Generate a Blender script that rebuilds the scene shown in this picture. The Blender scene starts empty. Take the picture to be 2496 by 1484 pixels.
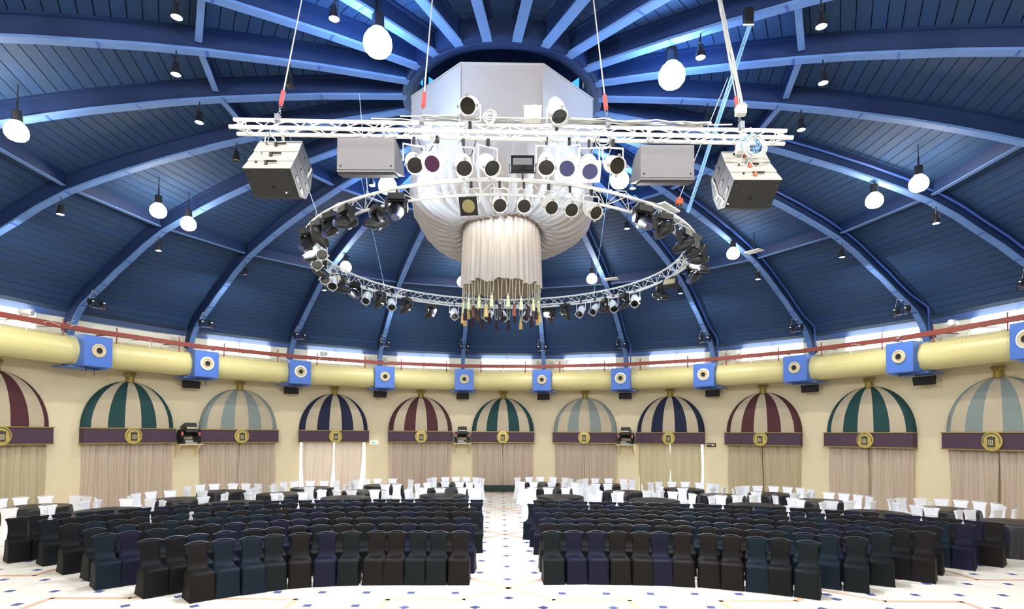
import bpy, math, random
from math import sin, cos, pi, radians, sqrt, atan2, hypot
from mathutils import Vector, Matrix, Euler
random.seed(7)
SC = bpy.context.scene
COL = SC.collection
D = pi / 12          # one bay of the 24-sided dome
PH0 = -0.0173        # bearing of the first bay
def az(n): return n * D + PH0
def pol(r, a, z=0.0): return Vector((r * sin(a), r * cos(a), z))

# ---------------------------------------------------------------- camera
cam_d = bpy.data.cameras.new('camera'); cam = bpy.data.objects.new('camera', cam_d); COL.objects.link(cam)
cam_d.sensor_width = 36.0; cam_d.sensor_fit = 'HORIZONTAL'
cam_d.lens = 1400.93 / 2496 * 36; cam_d.shift_y = 276.35 / 2496; cam_d.clip_end = 200
CAM = Vector((0.323, -12.958, 2.72))
cam.matrix_world = Matrix.Translation(CAM) @ (Matrix.Rotation(0.0051, 4, 'Z') @ Matrix.Rotation(pi/2 + 0.03, 4, 'X') @ Matrix.Rotation(0.0057, 4, 'Z'))
SC.camera = cam

# ---------------------------------------------------------------- world, exposure, lamps
w = bpy.data.worlds.new('sky'); SC.world = w; w.use_nodes = True
bg = w.node_tree.nodes['Background']; bg.inputs[0].default_value = (0.86, 0.95, 1.0, 1); bg.inputs[1].default_value = WORLD_STRENGTH = 11.0
SC.view_settings.view_transform = 'Standard'; SC.view_settings.look = 'None'
SC.view_settings.gamma = 1.0; SC.view_settings.use_curve_mapping = False
SC.view_settings.exposure = -0.75
SC.cycles.use_denoising = True
SC.cycles.max_bounces = 7; SC.cycles.diffuse_bounces = 4; SC.cycles.glossy_bounces = 3
SC.cycles.transmission_bounces = 3; SC.cycles.transparent_max_bounces = 6
SC.cycles.sample_clamp_indirect = 6.0
LAMP_COOL, LAMP_WARM, SPOT_E = 190.0, 130.0, 60.0
def area_lamp(name, loc, size, power, color, aim=(0, 0, -1), sy=None):
    d = bpy.data.lights.new(name, 'AREA'); d.shape = 'RECTANGLE' if sy else 'DISK'; d.size = size; d.energy = power; d.color = color
    if sy: d.size_y = sy
    o = bpy.data.objects.new(name, d); COL.objects.link(o); o.location = loc
    o.rotation_euler = Vector(aim).to_track_quat('-Z', 'Y').to_euler()
    return o
# unseen stage wash lamps, bare discs above the viewpoint, aimed over the hall
for x in (-6.0, 0.0, 6.0):
    area_lamp('stage_wash_lamp', (x, -12.2, 7.6), 1.2, 900, (1.0, 0.97, 0.93), (-x * .02, 1.0, -0.42))
# added fill lights, bare discs at the ring truss to brighten the centre floor
for k in range(8):
    a = k * pi / 4 + .3
    area_lamp('ring_fill_lamp', tuple(pol(4.1, a, 6.35)), 0.2, 430, (0.98, 0.98, 1.0), (sin(a) * .25, cos(a) * .25, -1))
# cool par beams from the near side of the ring truss onto the cloth drum and the skirt
for a, tgt, e in ((pi-.95, (0, -1.5, 8.3), 1300), (pi+.95, (0, -1.5, 8.3), 1300), (pi-.5, (.1, -.8, 6.4), 420), (pi+.5, (-.1, -.8, 6.4), 420)):
    d = bpy.data.lights.new('drum_beam_lamp', 'SPOT'); d.energy = e; d.color = (.6, .8, 1.0); d.spot_size = radians(58 if e > 200 else 24); d.spot_blend = .6; d.shadow_soft_size = .06
    o = bpy.data.objects.new('drum_beam_lamp', d); COL.objects.link(o); o.location = pol(3.95, a, 6.9); o.rotation_euler = (Vector(tgt) - o.location).to_track_quat('-Z', 'Y').to_euler()
# added fill lights without fixtures, brightening the round wall and sides
for k in range(24):
    if k % 2 == 0: area_lamp('wall_fill_lamp', tuple(pol(11.6, az(k + .5), 7.6)), 0.16, 150, (1.0, .96, .88), (sin(az(k + .5)) * .75, cos(az(k + .5)) * .75, -1))

# ---------------------------------------------------------------- materials
def srgb(h):
    v = [int(h[i:i+2], 16) / 255 for i in (0, 2, 4)]
    return tuple((c / 12.92 if c <= .04045 else ((c + .055) / 1.055) ** 2.4) for c in v) + (1,)
def mat(name, hexc, rough=.6, metal=0.0, var=.12, scale=6.0, bump=0.0, bscale=60.0, emit=0.0, spec=.5, hex2=None, coat=0.0, sheen=0.0, stretch=None, trans=0.0):
    m = bpy.data.materials.new(name); m.use_nodes = True
    nt = m.node_tree; b = nt.nodes['Principled BSDF']
    c = srgb(hexc)
    tc = nt.nodes.new('ShaderNodeTexCoord'); mp = nt.nodes.new('ShaderNodeMapping'); nt.links.new(tc.outputs['Object'], mp.inputs[0])
    if stretch: mp.inputs['Scale'].default_value = stretch
    no = nt.nodes.new('ShaderNodeTexNoise'); no.inputs['Scale'].default_value = scale; no.inputs['Detail'].default_value = 3
    nt.links.new(mp.outputs[0], no.inputs['Vector'])
    mx = nt.nodes.new('ShaderNodeMix'); mx.data_type = 'RGBA'
    c2 = srgb(hex2) if hex2 else tuple(min(1, x * (1 + var)) for x in c[:3]) + (1,)
    c1 = c if hex2 else tuple(x * (1 - var) for x in c[:3]) + (1,)
    mx.inputs[6].default_value = c1; mx.inputs[7].default_value = c2
    nt.links.new(no.outputs['Fac'], mx.inputs[0]); nt.links.new(mx.outputs[2], b.inputs['Base Color'])
    b.inputs['Roughness'].default_value = rough; b.inputs['Metallic'].default_value = metal
    b.inputs['Specular IOR Level'].default_value = spec; b.inputs['Coat Weight'].default_value = coat
    b.inputs['Sheen Weight'].default_value = sheen
    if bump:
        n2 = nt.nodes.new('ShaderNodeTexNoise'); n2.inputs['Scale'].default_value = bscale; nt.links.new(mp.outputs[0], n2.inputs['Vector'])
        bp = nt.nodes.new('ShaderNodeBump'); bp.inputs['Strength'].default_value = bump; bp.inputs['Distance'].default_value = .02
        nt.links.new(n2.outputs['Fac'], bp.inputs['Height']); nt.links.new(bp.outputs[0], b.inputs['Normal'])
    if emit:
        b.inputs['Emission Color'].default_value = c; b.inputs['Emission Strength'].default_value = emit
    if trans:      # cloth that lets some daylight through
        tl = nt.nodes.new('ShaderNodeBsdfTranslucent'); nt.links.new(mx.outputs[2], tl.inputs[0])
        ms = nt.nodes.new('ShaderNodeMixShader'); ms.inputs[0].default_value = trans
        nt.links.new(b.outputs[0], ms.inputs[1]); nt.links.new(tl.outputs[0], ms.inputs[2])
        nt.links.new(ms.outputs[0], nt.nodes['Material Output'].inputs[0])
    return m
M = dict(
    plank=mat('ceiling_plank_paint', '0f3060', .75, hex2='24425f', scale=1.1, bump=.25, bscale=30, stretch=(.6, 6, 6)),
    plank2=mat('ceiling_plank_paint_b', '12376c', .75, hex2='1f3f5f', scale=1.3, bump=.25, bscale=30, stretch=(.6, 6, 6)),
    deck=mat('ceiling_deck', '0c2348', .7),
    fascia=mat('fascia_blue', '0a50a8', .4),
    web=mat('rib_web_blue', '08234e', .6, var=.15, scale=2),
    flange=mat('rib_flange_blue', '5578b0', .7, var=.08, scale=3),
    seam=mat('rib_seam_blue', '2b4ea0', .5),
    wall=mat('wall_cream', 'e2d4b0', .75, var=.05, scale=1.4, bump=.15, bscale=120),
    plaster=mat('clerestory_plaster', 'dcdccb', .8, var=.05),
    floor=mat('floor_grout', 'b0a99c', .7, var=.06),
    tile=mat('cream_tile', 'efe9dc', .35, var=.02, scale=2.5),
    tile2=mat('cream_tile_b', 'f3eee3', .33, var=.02, scale=2.5),
    blue=mat('blue_tile', '525e98', .3, var=.12), pink=mat('pink_tile', 'deb396', .3, var=.08),
    duct=mat('duct_yellow', 'd9cf93', .38, var=.05, scale=2), seamy=mat('duct_seam', 'b8aa58', .5),
    box=mat('duct_box_blue', '4a74c8', .42, var=.08, scale=3), nozzle=mat('nozzle_cream', 'cbbf9a', .4), black=mat('matte_black', '0b0b0c', .6, var=.3),
    white=mat('white_paint', 'eeeeea', .4, var=.04), rail=mat('red_oxide', '85382a', .55, var=.15),
    truss=mat('truss_white', 'f0f0ec', .35, var=.04), steel=mat('steel', 'b9bcc0', .3, .8),
    par=mat('par_can_white', 'f2f2ee', .3, var=.03), lens=mat('dark_lens', '07090c', .12, spec=.8), lensp=mat('purple_gel', '3a1038', .2, spec=.8),
    lensb=mat('blue_gel', '2a3260', .2, spec=.8), lensy=mat('amber_gel', '8a8555', .2, spec=.8),
    spk=mat('speaker_grey', '77767a', .65, var=.1, scale=20), spkd=mat('speaker_dark', '151516', .7, var=.15, scale=30), spkl=mat('speaker_rear_panel', 'c9c6bc', .5, var=.08, scale=5),
    hd=mat('fixture_black', '1b1d20', .35, var=.2), red=mat('red_plastic', 'd8605c', .5), orange=mat('orange_plug', 'c85a32', .5),
    drum=mat('drum_cloth', '97918f', .85, var=.04, scale=3, bump=.1, bscale=200, sheen=.2),
    skirt=mat('skirt_cloth', 'b5a596', .85, var=.06, sheen=.2),
    curt=mat('curtain_beige', 'cbb8a4', .8, var=.06, stretch=(3, 3, .6), sheen=.2, trans=.12), curt2=mat('curtain_khaki', 'bfb190', .8, var=.06, stretch=(3, 3, .6), sheen=.2, trans=.05),
    cream=mat('awning_cream', 'bbae95', .8, var=.04), burg=mat('awning_burgundy', '4d252b', .8, var=.08), green=mat('awning_green', '123f40', .8, var=.08),
    grey=mat('awning_grey', '828e8b', .8, var=.06), navy=mat('awning_navy', '111a3a', .8, var=.08), val=mat('valance_plum', '4b3747', .75, var=.1, scale=12),
    gold=mat('gold', 'cdb866', .35, .35, var=.1), goldt=mat('dull_gold', 'a08c4a', .45, .4), emb=mat('emblem_dark', '46443c', .5), embl=mat('emblem_light', 'b8b08c', .5),
    hem=mat('dark_green_riser', '12302c', .7), wcloth=mat('white_spandex', 'f4f6fb', .6, var=.02, sheen=.1), tcloth=mat('black_tablecloth', '0d0f18', .38, var=.2, scale=4, bump=.2, bscale=14),
    green_l=mat('sign_green', '2fae78', .5, emit=1.2), signw=mat('sign_white', 'f4f6f4', .5, emit=1.5), cable=mat('grey_cable', 'c8c8c4', .5), cableb=mat('blue_cable', '7fb4da', .45), cord=mat('tassel_cord', 'a9a38c', .8),
    tas=[mat('tassel_ivory', 'cfcf9f', .85, scale=40), mat('tassel_gold', 'c9a868', .85, scale=40), mat('tassel_brown', '5b3a2a', .85, scale=40), mat('tassel_plum', '2e1d2c', .85, scale=40), mat('tassel_rust', '7a4132', .85, scale=40)],
    bulbc=mat('lamp_lens_cool', '9cc8ff', .3, emit=LAMP_COOL, var=0), bulbw=mat('lamp_lens_warm', 'fff4e2', .3, emit=LAMP_WARM, var=0), spot=mat('spot_lens', 'e6f6ff', .3, emit=SPOT_E, var=0),
    bk=[mat('black_spandex', '0b0c0f', .6, var=.1, spec=.14), mat('black_spandex_green', '0c1315', .6, var=.1, spec=.14), mat('black_spandex_brown', '130f0e', .6, var=.1, spec=.14),
        mat('black_spandex_navy', '0f1024', .6, var=.1, spec=.14), mat('black_spandex_teal', '091722', .6, var=.1, spec=.14)],
)
BKW = ['jet black', 'green-black', 'brown-black', 'navy-black', 'teal-black']
def pane(name, col):
    m = bpy.data.materials.new(name); m.use_nodes = True; nt = m.node_tree; nt.nodes.clear()
    t = nt.nodes.new('ShaderNodeBsdfTransparent'); t.inputs[0].default_value = col
    o = nt.nodes.new('ShaderNodeOutputMaterial'); nt.links.new(t.outputs[0], o.inputs[0]); return m
M['glass'] = pane('window_glass', (.92, .97, 1, 1)); M['bglass'] = pane('blue_lantern_glass', (.015, .1, .22, 1))

# ---------------------------------------------------------------- mesh helper
class MB:
    def __init__(s): s.v = []; s.f = []; s.mi = []; s.cur = 0
    def add(s, vs, fs):
        o = len(s.v); s.v += [tuple(p) for p in vs]; s.f += [tuple(i + o for i in f) for f in fs]; s.mi += [s.cur] * len(fs); return s
    def box(s, c, d, R=None):
        x, y, z = d[0]/2, d[1]/2, d[2]/2; c = Vector(c)
        vs = [Vector((a, b, e)) for a in (-x, x) for b in (-y, y) for e in (-z, z)]
        if R is not None: vs = [R @ v for v in vs]
        return s.add([c + v for v in vs], [(0,1,3,2),(4,6,7,5),(0,4,5,1),(2,3,7,6),(0,2,6,4),(1,5,7,3)])
    def hexa(s, p):   # 8 points: bottom quad then top quad
        return s.add(p, [(3,2,1,0),(4,5,6,7),(0,1,5,4),(1,2,6,5),(2,3,7,6),(3,0,4,7)])
    def tube(s, pts, r, n=6, cap=True, rr=None):
        pts = [Vector(p) for p in pts]; rings = []
        for i, p in enumerate(pts):
            t = (pts[min(i+1, len(pts)-1)] - pts[max(i-1, 0)])
            t = t.normalized() if t.length > 1e-9 else Vector((0, 0, 1))
            u = t.cross(Vector((0, 0, 1)));
            if u.length < .05: u = t.cross(Vector((0, 1, 0)))
            u.normalize(); q = t.cross(u); ri = rr[i] if rr else r
            rings.append([p + (u * cos(2*pi*k/n) + q * sin(2*pi*k/n)) * ri for k in range(n)])
        return s.loft(rings, cap=cap)
    def loft(s, rings, cap=True, close=True):
        n = len(rings[0]); vs = [v for R in rings for v in R]; fs = []
        for i in range(len(rings)-1):
            for k in range(n if close else n-1):
                k2 = (k+1) % n; fs.append((i*n+k, i*n+k2, (i+1)*n+k2, (i+1)*n+k))
        if cap: fs.append(tuple(range(n-1, -1, -1))); fs.append(tuple(range((len(rings)-1)*n, len(rings)*n)))
        return s.add(vs, fs)
    def lathe(s, prof, c=(0, 0, 0), axis=(0, 0, 1), n=16, cap=True):   # prof: (radius, height along axis)
        q = Vector((0, 0, 1)).rotation_difference(Vector(axis)); c = Vector(c)
        return s.loft([[c + q @ Vector((r * cos(2*pi*k/n), r * sin(2*pi*k/n), h)) for k in range(n)] for r, h in prof], cap=cap)
    def mesh(s, name, mats, smooth=False, ang=None):
        me = bpy.data.meshes.new(name); me.from_pydata(s.v, [], s.f)
        for m in (mats if isinstance(mats, (list, tuple)) else [mats]): me.materials.append(m)
        me.polygons.foreach_set('material_index', s.mi)
        if smooth:
            me.polygons.foreach_set('use_smooth', [True] * len(s.f))
            if ang: me.set_sharp_from_angle(angle=radians(ang))
        me.update(); return me
    def obj(s, name, mats, parent=None, smooth=False, ang=None, loc=None):
        return link(name, s.mesh(name, mats, smooth, ang), parent, loc)
def link(name, me, parent=None, loc=None):
    o = bpy.data.objects.new(name, me); COL.objects.link(o)
    if parent is not None: o.parent = parent
    if loc is not None: o.location = loc
    return o
def tag(o, label=None, cat=None, group=None, kind=None):
    if label: o['label'] = label
    if cat: o['category'] = cat
    if group: o['group'] = group
    if kind: o['kind'] = kind
    return o
def thing(name, label, cat, loc=(0, 0, 0), rz=0.0, group=None):
    o = link(name, None, None, loc); o.rotation_euler = (0, 0, rz); o.empty_display_size = .1; return tag(o, label, cat, group)
def dup(root, loc, rot, label=None, group=None):
    r = root.copy(); COL.objects.link(r); r.location = loc; r.rotation_euler = rot
    if label: r['label'] = label
    if group: r['group'] = group
    for ch in list(root.children):
        c = ch.copy(); COL.objects.link(c); c.parent = r
        for g in list(ch.children):
            d = g.copy(); COL.objects.link(d); d.parent = c
    return r
ORD = ['first','second','third','fourth','fifth','sixth','seventh','eighth','ninth','tenth','eleventh','twelfth','thirteenth','fourteenth','fifteenth','sixteenth','seventeenth','eighteenth','nineteenth','twentieth','twenty-first','twenty-second','twenty-third','twenty-fourth','twenty-fifth','twenty-sixth','twenty-seventh','twenty-eighth']
# where a bay lies, in words a viewer can check: awnings are counted from the one that ends the aisle
AWN = {-5: 'burgundy awning at the left edge', -4: 'left green awning', -3: 'left grey awning', -2: 'left navy awning', -1: 'left burgundy awning', 0: 'green awning at the aisle end',
       1: 'grey awning right of the aisle', 2: 'right navy awning', 3: 'right burgundy awning', 4: 'right green awning', 5: 'grey awning at the right edge'}
SHORT = {-5: 'edge burgundy', -4: 'left green', -3: 'left grey', -2: 'left navy', -1: 'left burgundy', 0: 'aisle-end green', 1: 'mid grey', 2: 'right navy', 3: 'right burgundy', 4: 'right green', 5: 'edge grey', 6: 'hidden far right'}
def between(n):   # half-integer bay n+.5
    a, b = int(math.floor(n)), int(math.floor(n)) + 1
    return 'between %s and %s awnings' % (SHORT.get(a, 'far'), SHORT.get(b, 'far'))

# ---------------------------------------------------------------- structure: walls
RW = 15.45; ZW = 5.95; RC = 15.9
wall = MB()
OPEN = {-2: 1, 2: 1}
def arc_strip(mb, r0, r1, a0, a1, z0, z1, k=4):
    for i in range(k):
        b0 = a0 + (a1-a0)*i/k; b1 = a0 + (a1-a0)*(i+1)/k
        mb.hexa([pol(r0, b0, z0), pol(r1, b0, z0), pol(r1, b1, z0), pol(r0, b1, z0), pol(r0, b0, z1), pol(r1, b0, z1), pol(r1, b1, z1), pol(r0, b1, z1)])
wall_root = link('wall_round', None); tag(wall_root, kind='structure')
ho = 1.47 / RW
for n in range(-12, 12):
    a = az(n); mb = MB()
    if n in OPEN:
        arc_strip(mb, RW, RW+.35, a-D/2, a-ho, 0, ZW, 2); arc_strip(mb, RW, RW+.35, a+ho, a+D/2, 0, ZW, 2); arc_strip(mb, RW, RW+.35, a-ho, a+ho, 2.45, ZW, 4)
    else: arc_strip(mb, RW, RW+.35, a-D/2, a+D/2, 0, ZW, 6)
    mb.obj('wall_panel', M['wall'], wall_root)
m = MB(); arc_strip(m, RW+.35, RC+.25, -pi, pi, ZW-.12, ZW, 48); m.obj('wall_coping', M['plaster'], wall_root)
# clerestory: plaster between glazed strips
cl = link('wall_clerestory', None); tag(cl, kind='structure')
hw = radians(4.6)
for n in range(-12, 12):
    a = az(n) + radians(.6); m = MB()
    if n == -4: arc_strip(m, RC, RC+.2, az(n)-D/2, az(n)+D/2, ZW, 6.62, 4); m.obj('plaster_panel', M['plaster'], cl); continue
    arc_strip(m, RC, RC+.2, az(n)-D/2, a-hw, ZW, 6.62, 2); arc_strip(m, RC, RC+.2, a+hw, az(n)+D/2, ZW, 6.62, 2)
    m.obj('plaster_panel', M['plaster'], cl)
    wn = link('window_%d' % (n + 13), None); tag(wn, kind='structure')
    g = MB(); p = [pol(RC+.1, a-hw, ZW), pol(RC+.1, a+hw, ZW), pol(RC+.1, a+hw, 6.6), pol(RC+.1, a-hw, 6.6)]; g.add(p, [(0,1,2,3)]); g.obj('pane', M['glass'], wn)
    f = MB()
    for q in (-1, 0, 1): f.tube([pol(RC+.05, a+hw*q, ZW), pol(RC+.05, a+hw*q, 6.6)], .022, 4)
    f.obj('window_frame', M['steel'], wn)

# ---------------------------------------------------------------- structure: dome
PROF = [(2.15, 10.28), (3.0, 10.21), (4.0, 10.12), (5.0, 10.0), (6.0, 9.87), (7.0, 9.71), (7.7, 9.57), (8.6, 9.39), (9.4, 9.2), (10.2, 8.99), (11.0, 8.75), (11.8, 8.4), (12.5, 8.02), (13.1, 7.71), (13.6, 7.4), (14.15, 7.1), (14.6, 6.82), (14.9, 6.5), (15.1, 6.15), (15.2, 5.9)]
def prof_at(i):
    p = Vector(PROF[i]); t = Vector(PROF[min(i+1, len(PROF)-1)]) - Vector(PROF[max(i-1, 0)]); t.normalize(); return p, Vector((-t.y, t.x))
def zprof(r):
    for (a, b), (c, d) in zip(PROF, PROF[1:]):
        if a <= r <= c: return b + (d-b)*(r-a)/(c-a)
    return PROF[0][1]
RD = .42
OUT = []
for i in range(len(PROF)):
    p, nn = prof_at(i); q = p + nn * RD; OUT.append((q.x, q.y))
OUT = [q for q in OUT if q[1] > 6.55] + [(RC+.02, 6.55)]
# resample outer profile to planks
seg = [0]
for a, b in zip(OUT, OUT[1:]): seg.append(seg[-1] + hypot(b[0]-a[0], b[1]-a[1]))
def outp(s):
    for i in range(len(seg)-1):
        if seg[i] <= s <= seg[i+1]: t = (s-seg[i])/(seg[i+1]-seg[i]); return (OUT[i][0]+(OUT[i+1][0]-OUT[i][0])*t, OUT[i][1]+(OUT[i+1][1]-OUT[i][1])*t)
    return OUT[-1]
NP = 58; PW = (seg[-1] - .45) / NP
ceiling = link('ceiling', None); tag(ceiling, kind='structure')
deck = MB(); sg = []
for i in range(31):
    r, z = outp(seg[-1] * i / 30); sg.append([pol(r + .02, az(k + .5), z + .07) for k in range(24)])
deck.loft(sg, cap=False); deck.obj('ceiling_deck', M['deck'], ceiling)
def plank_mesh(mb, k, a0, a1):
    r0, z0 = outp(k * PW + .008); r1, z1 = outp((k+1) * PW - .008); g = .012
    tx, tz = r1-r0, z1-z0; L = hypot(tx, tz); nx, nz = -tz/L*.03, tx/L*.03
    if nz < 0: nx, nz = -nx, -nz
    P = []
    for (r, z) in ((r0, z0), (r1, z1), (r1+nx, z1+nz), (r0+nx, z0+nz)):
        P.append((pol(r, a0, z), pol(r, a1, z)))
    mb.add([P[0][0], P[0][1], P[1][1], P[1][0], P[3][0], P[3][1], P[2][1], P[2][0]], [(0,1,2,3),(7,6,5,4),(0,4,5,1),(3,2,6,7),(0,3,7,4),(1,5,6,2)])
half = D/2
pm = {}
part_bays = [-6, -5, 6, 5, -7, 7, -4, 4, 8, -8]
cands = []
for n in range(-9, 10):
    for k in range(NP):
        r, z = outp((k+.5)*PW); p = pol(r, az(n), z); v = p - CAM
        if v.y < .8: continue
        x = 1400.93 * v.x / v.y; y = 1060 - 1400.93 * v.z / v.y
        if abs(x) < 1500 and y > -200: cands.append((PW * r * D * 1e3 / v.length_squared, n, k))
cands.sort(reverse=True); chosen = set((n, k) for _, n, k in cands[:300])
rest = [MB(), MB()]
for n in range(-12, 12):
    for k in range(NP):
        if (n, k) in chosen:
            if k not in pm:
                b = MB(); plank_mesh(b, k, -half, half); pm[k] = b.mesh('plank', M['plank'] if (k*7) % 3 else M['plank2'])
            o = link('plank', pm[k], ceiling); o.rotation_euler = (0, 0, -az(n))
        else: plank_mesh(rest[(k*7+n) % 2], k, az(n)-half, az(n)+half)
for i, b in enumerate(rest):
    o = b.obj('ceiling_planks', [M['plank'], M['plank2']][i], ceiling); tag(o, kind='stuff')
f = MB()
for n in range(-12, 12):
    r0, z0 = outp(seg[-1]-.44); r1, z1 = outp(seg[-1])
    f.add([pol(r0, az(n)-half, z0), pol(r0, az(n)+half, z0), pol(r1, az(n)+half, z1), pol(r1, az(n)-half, z1), pol(r1+.05, az(n)+half, z1), pol(r1+.05, az(n)-half, z1), pol(r1+.1, az(n)+half, z1+.3), pol(r1+.1, az(n)-half, z1+.3)], [(0,1,2,3),(3,2,4,5),(5,4,6,7)])
f.obj('fascia', M['fascia'], ceiling)
# ribs: I-beams, 24, each a thing of the structure
FW = .30
web, fl, sm = MB(), MB(), MB()
ringsW, ringsF = [], []
for i in range(len(PROF)):
    p, nn = prof_at(i); q = p + nn * (RD + .04); ww = .05
    ringsW.append([Vector((-ww, p.x, p.y)), Vector((ww, p.x, p.y)), Vector((ww, q.x, q.y)), Vector((-ww, q.x, q.y))])
    pa, pb = p - nn*.02, p + nn*.03; fw = .092
    ringsF.append([Vector((-fw, pa.x, pa.y)), Vector((fw, pa.x, pa.y)), Vector((fw, pb.x, pb.y)), Vector((-fw, pb.x, pb.y))])
web.loft(ringsW); fl.loft(ringsF)
up = MB()
for i in range(0, len(PROF)-1):
    pass
for i in range(2, len(PROF)-2, 2):
    p, nn = prof_at(i); t = Vector((nn.y, -nn.x)); fw = .093
    a = p - nn*.026 - t*.02; b = p - nn*.026 + t*.02
    sm.hexa([Vector((-fw, a.x, a.y)), Vector((fw, a.x, a.y)), Vector((fw, b.x, b.y)), Vector((-fw, b.x, b.y))] + [Vector((-fw, a.x+nn.x*.01, a.y+nn.y*.01)), Vector((fw, a.x+nn.x*.01, a.y+nn.y*.01)), Vector((fw, b.x+nn.x*.01, b.y+nn.y*.01)), Vector((-fw, b.x+nn.x*.01, b.y+nn.y*.01))])
# edge rail seen along the upper side of the web
ringsU = []
for i in range(len(PROF)-2):
    p, nn = prof_at(i); c = p + nn*(RD-.05); c2 = p + nn*(RD)
    ringsU.append([Vector((-.11, c.x, c.y)), Vector((.11, c.x, c.y)), Vector((.11, c2.x, c2.y)), Vector((-.11, c2.x, c2.y))])
up.loft(ringsU)
wm, fm, smm, um = web.mesh('web', M['web']), fl.mesh('bottom_flange', M['flange']), sm.mesh('joint_plates', M['seam']), up.mesh('top_flange', M['web'])
for k in range(24):
    n = k - 12 + .5
    r = link('ceiling_beam', None); tag(r, kind='structure'); r.rotation_euler = (0, 0, -az(n))
    for nm, me in (('web', wm), ('bottom_flange', fm), ('joint_plates', smm), ('top_flange', um)): link(nm, me, r)
    if 13 <= k <= 17:   # conduit on the side of the rib
        b = MB(); cs = [Vector((.17, r_, zprof(r_)+.22)) for r_ in (6.4, 7.7, 9.2, 10.2, 11.3, 11.8, 12.5, 13.1, 13.6, 14.15)] + [Vector((.25, 14.9, 6.95)), Vector((.25, 14.95, 6.1))]
        b.tube(cs, .028, 6); b.obj('conduit', M['seam'], r)
# strut rings between ribs
for R_, z in ((6.15, 9.93), (11.0, 8.83)):
    for n in range(-9, 10):
        a0, a1 = az(n)-half, az(n)+half; p, q = pol(R_, a0, zprof(R_)+.12), pol(R_, a1, zprof(R_)+.12); dd = (q-p).normalized(); p = p + dd*.15; q = q - dd*.15
        s_ = dd.cross(Vector((0, 0, 1))).normalized(); b = MB(); wz = Vector((0, 0, .32))
        b.hexa([p-s_*.03, p+s_*.03, q+s_*.03, q-s_*.03, p-s_*.03+wz, p+s_*.03+wz, q+s_*.03+wz, q-s_*.03+wz])
        b.cur = 1; e = Vector((0, 0, -.02)); b.hexa([p-s_*.06+e, p+s_*.06+e, q+s_*.06+e, q-s_*.06+e, p-s_*.06, p+s_*.06, q+s_*.06, q-s_*.06])
        tag(b.obj('ceiling_strut', [M['web'], M['flange']]), kind='structure')
# compression ring with an outer wall added to darken the deck behind, and lantern
b = MB(); b.loft([[pol(r, 2*pi*k/48, z) for k in range(48)] for r, z in ((1.95, 10.26), (2.26, 10.26), (2.26, 10.78), (2.03, 10.78), (2.03, 10.95), (1.95, 10.95), (1.95, 10.26))], cap=False)
tag(b.obj('ceiling_ring', M['web']), kind='structure')
b = MB(); b.loft([[pol(r, 2*pi*k/48, z) for k in range(48)] for r, z in ((2.17, 10.22), (2.05, 10.22), (2.05, 10.26), (2.17, 10.26), (2.17, 10.22))], cap=False)
for k in range(12): b.tube([pol(2.08, az(k*2), 10.24), pol(2.0, az(k*2), 11.0)], .03, 4)
tag(b.obj('ceiling_ring_flange', M['web']), kind='structure')
lan = link('ceiling_lantern', None); tag(lan, kind='structure')
b = MB(); b.loft([[pol(r, 2*pi*k/24, z) for k in range(24)] for r, z in ((2.3, 10.85), (2.3, 12.1), (.1, 12.6))], cap=True); 
b = MB(); b.loft([[pol(r, 2*pi*k/24, z) for k in range(24)] for r, z in ((2.3, 11.75), (2.1, 11.95), (.05, 12.4))], cap=False); b.obj('lantern_roof', M['deck'], lan)
for k in range(12):
    a0, a1 = 2*pi*k/12, 2*pi*(k+1)/12; b = MB(); b.add([pol(2.25, a0+.03, 10.9), pol(2.25, a1-.03, 10.9), pol(2.25, a1-.03, 11.75), pol(2.25, a0+.03, 11.75)], [(0,1,2,3)]); b.obj('blue_pane', M['bglass'], lan)
    b = MB(); b.tube([pol(2.25, a0, 10.8), pol(2.25, a0, 11.8)], .07, 4); b.obj('mullion', M['web'], lan)
# ---------------------------------------------------------------- floor
floor = link('floor', None); tag(floor, kind='structure')
b = MB(); b.loft([[pol(r, 2*pi*k/96, z) for k in range(96)] for r, z in ((RC+.3, -.12), (RC+.3, -.006), (.01, -.006))]); b.obj('screed', M['floor'], floor)
GA = -0.0265      # the pattern is turned a little against the aisle
G0 = Vector((.22, -2.65)); PER = 5.5
def gx(u, v): return Vector((G0.x + u*cos(GA) - v*sin(GA) - 0*.0, G0.y + u*sin(GA) + v*cos(GA)))
def gw(u, v): c, s = cos(-GA), sin(-GA); return Vector((G0.x + c*u - s*v*-1*-1, G0.y + s*u + c*v))
# local frame: u across the aisle, v along it
def G(u, v, z=0.0): return Vector((G0.x + u*cos(GA) + v*sin(GA)*1.0, G0.y - u*sin(GA)*.4 + v*cos(GA), z))
bands = []
for i in range(-3, 4):
    for j in range(-2, 4):
        u, v = i*PER, j*PER
        for sx in (-1, 1):
            for sy in (-1, 1):
                bands.append(((u, v), (u+sx*.74, v+sy*.73), (u+sx*2.01, v+sy*.74), (u+sx*2.02, v+sy*2.01), (u+sx*.74, v+sy*2.75) if False else (u+sx*2.02, v+sy*1.9)))
TW, TL = .152, .306
tiles = []
hit = {}
for i in range(int(-16/TW)-1, int(16/TW)+2):
    for j in range(int(-16/TL)-1, int(16/TL)+2):
        u0, v0 = i*TW, j*TL + (TL/2 if i % 2 else 0)
        c = G(u0+TW/2, v0+TL/2)
        if hypot(c.x, c.y) < RW - .05 and c.y > -8: tiles.append((u0, v0, c))
tiles.sort(key=lambda t: (t[2]-CAM).length_squared + (0 if (t[2].y < -2.6 or abs(t[2].x) < .9) else 400) + (900 if (abs(t[2].x - .3) > .93*(t[2].y + 12.96) or t[2].y < -4.2) else 0))
g = .003
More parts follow.
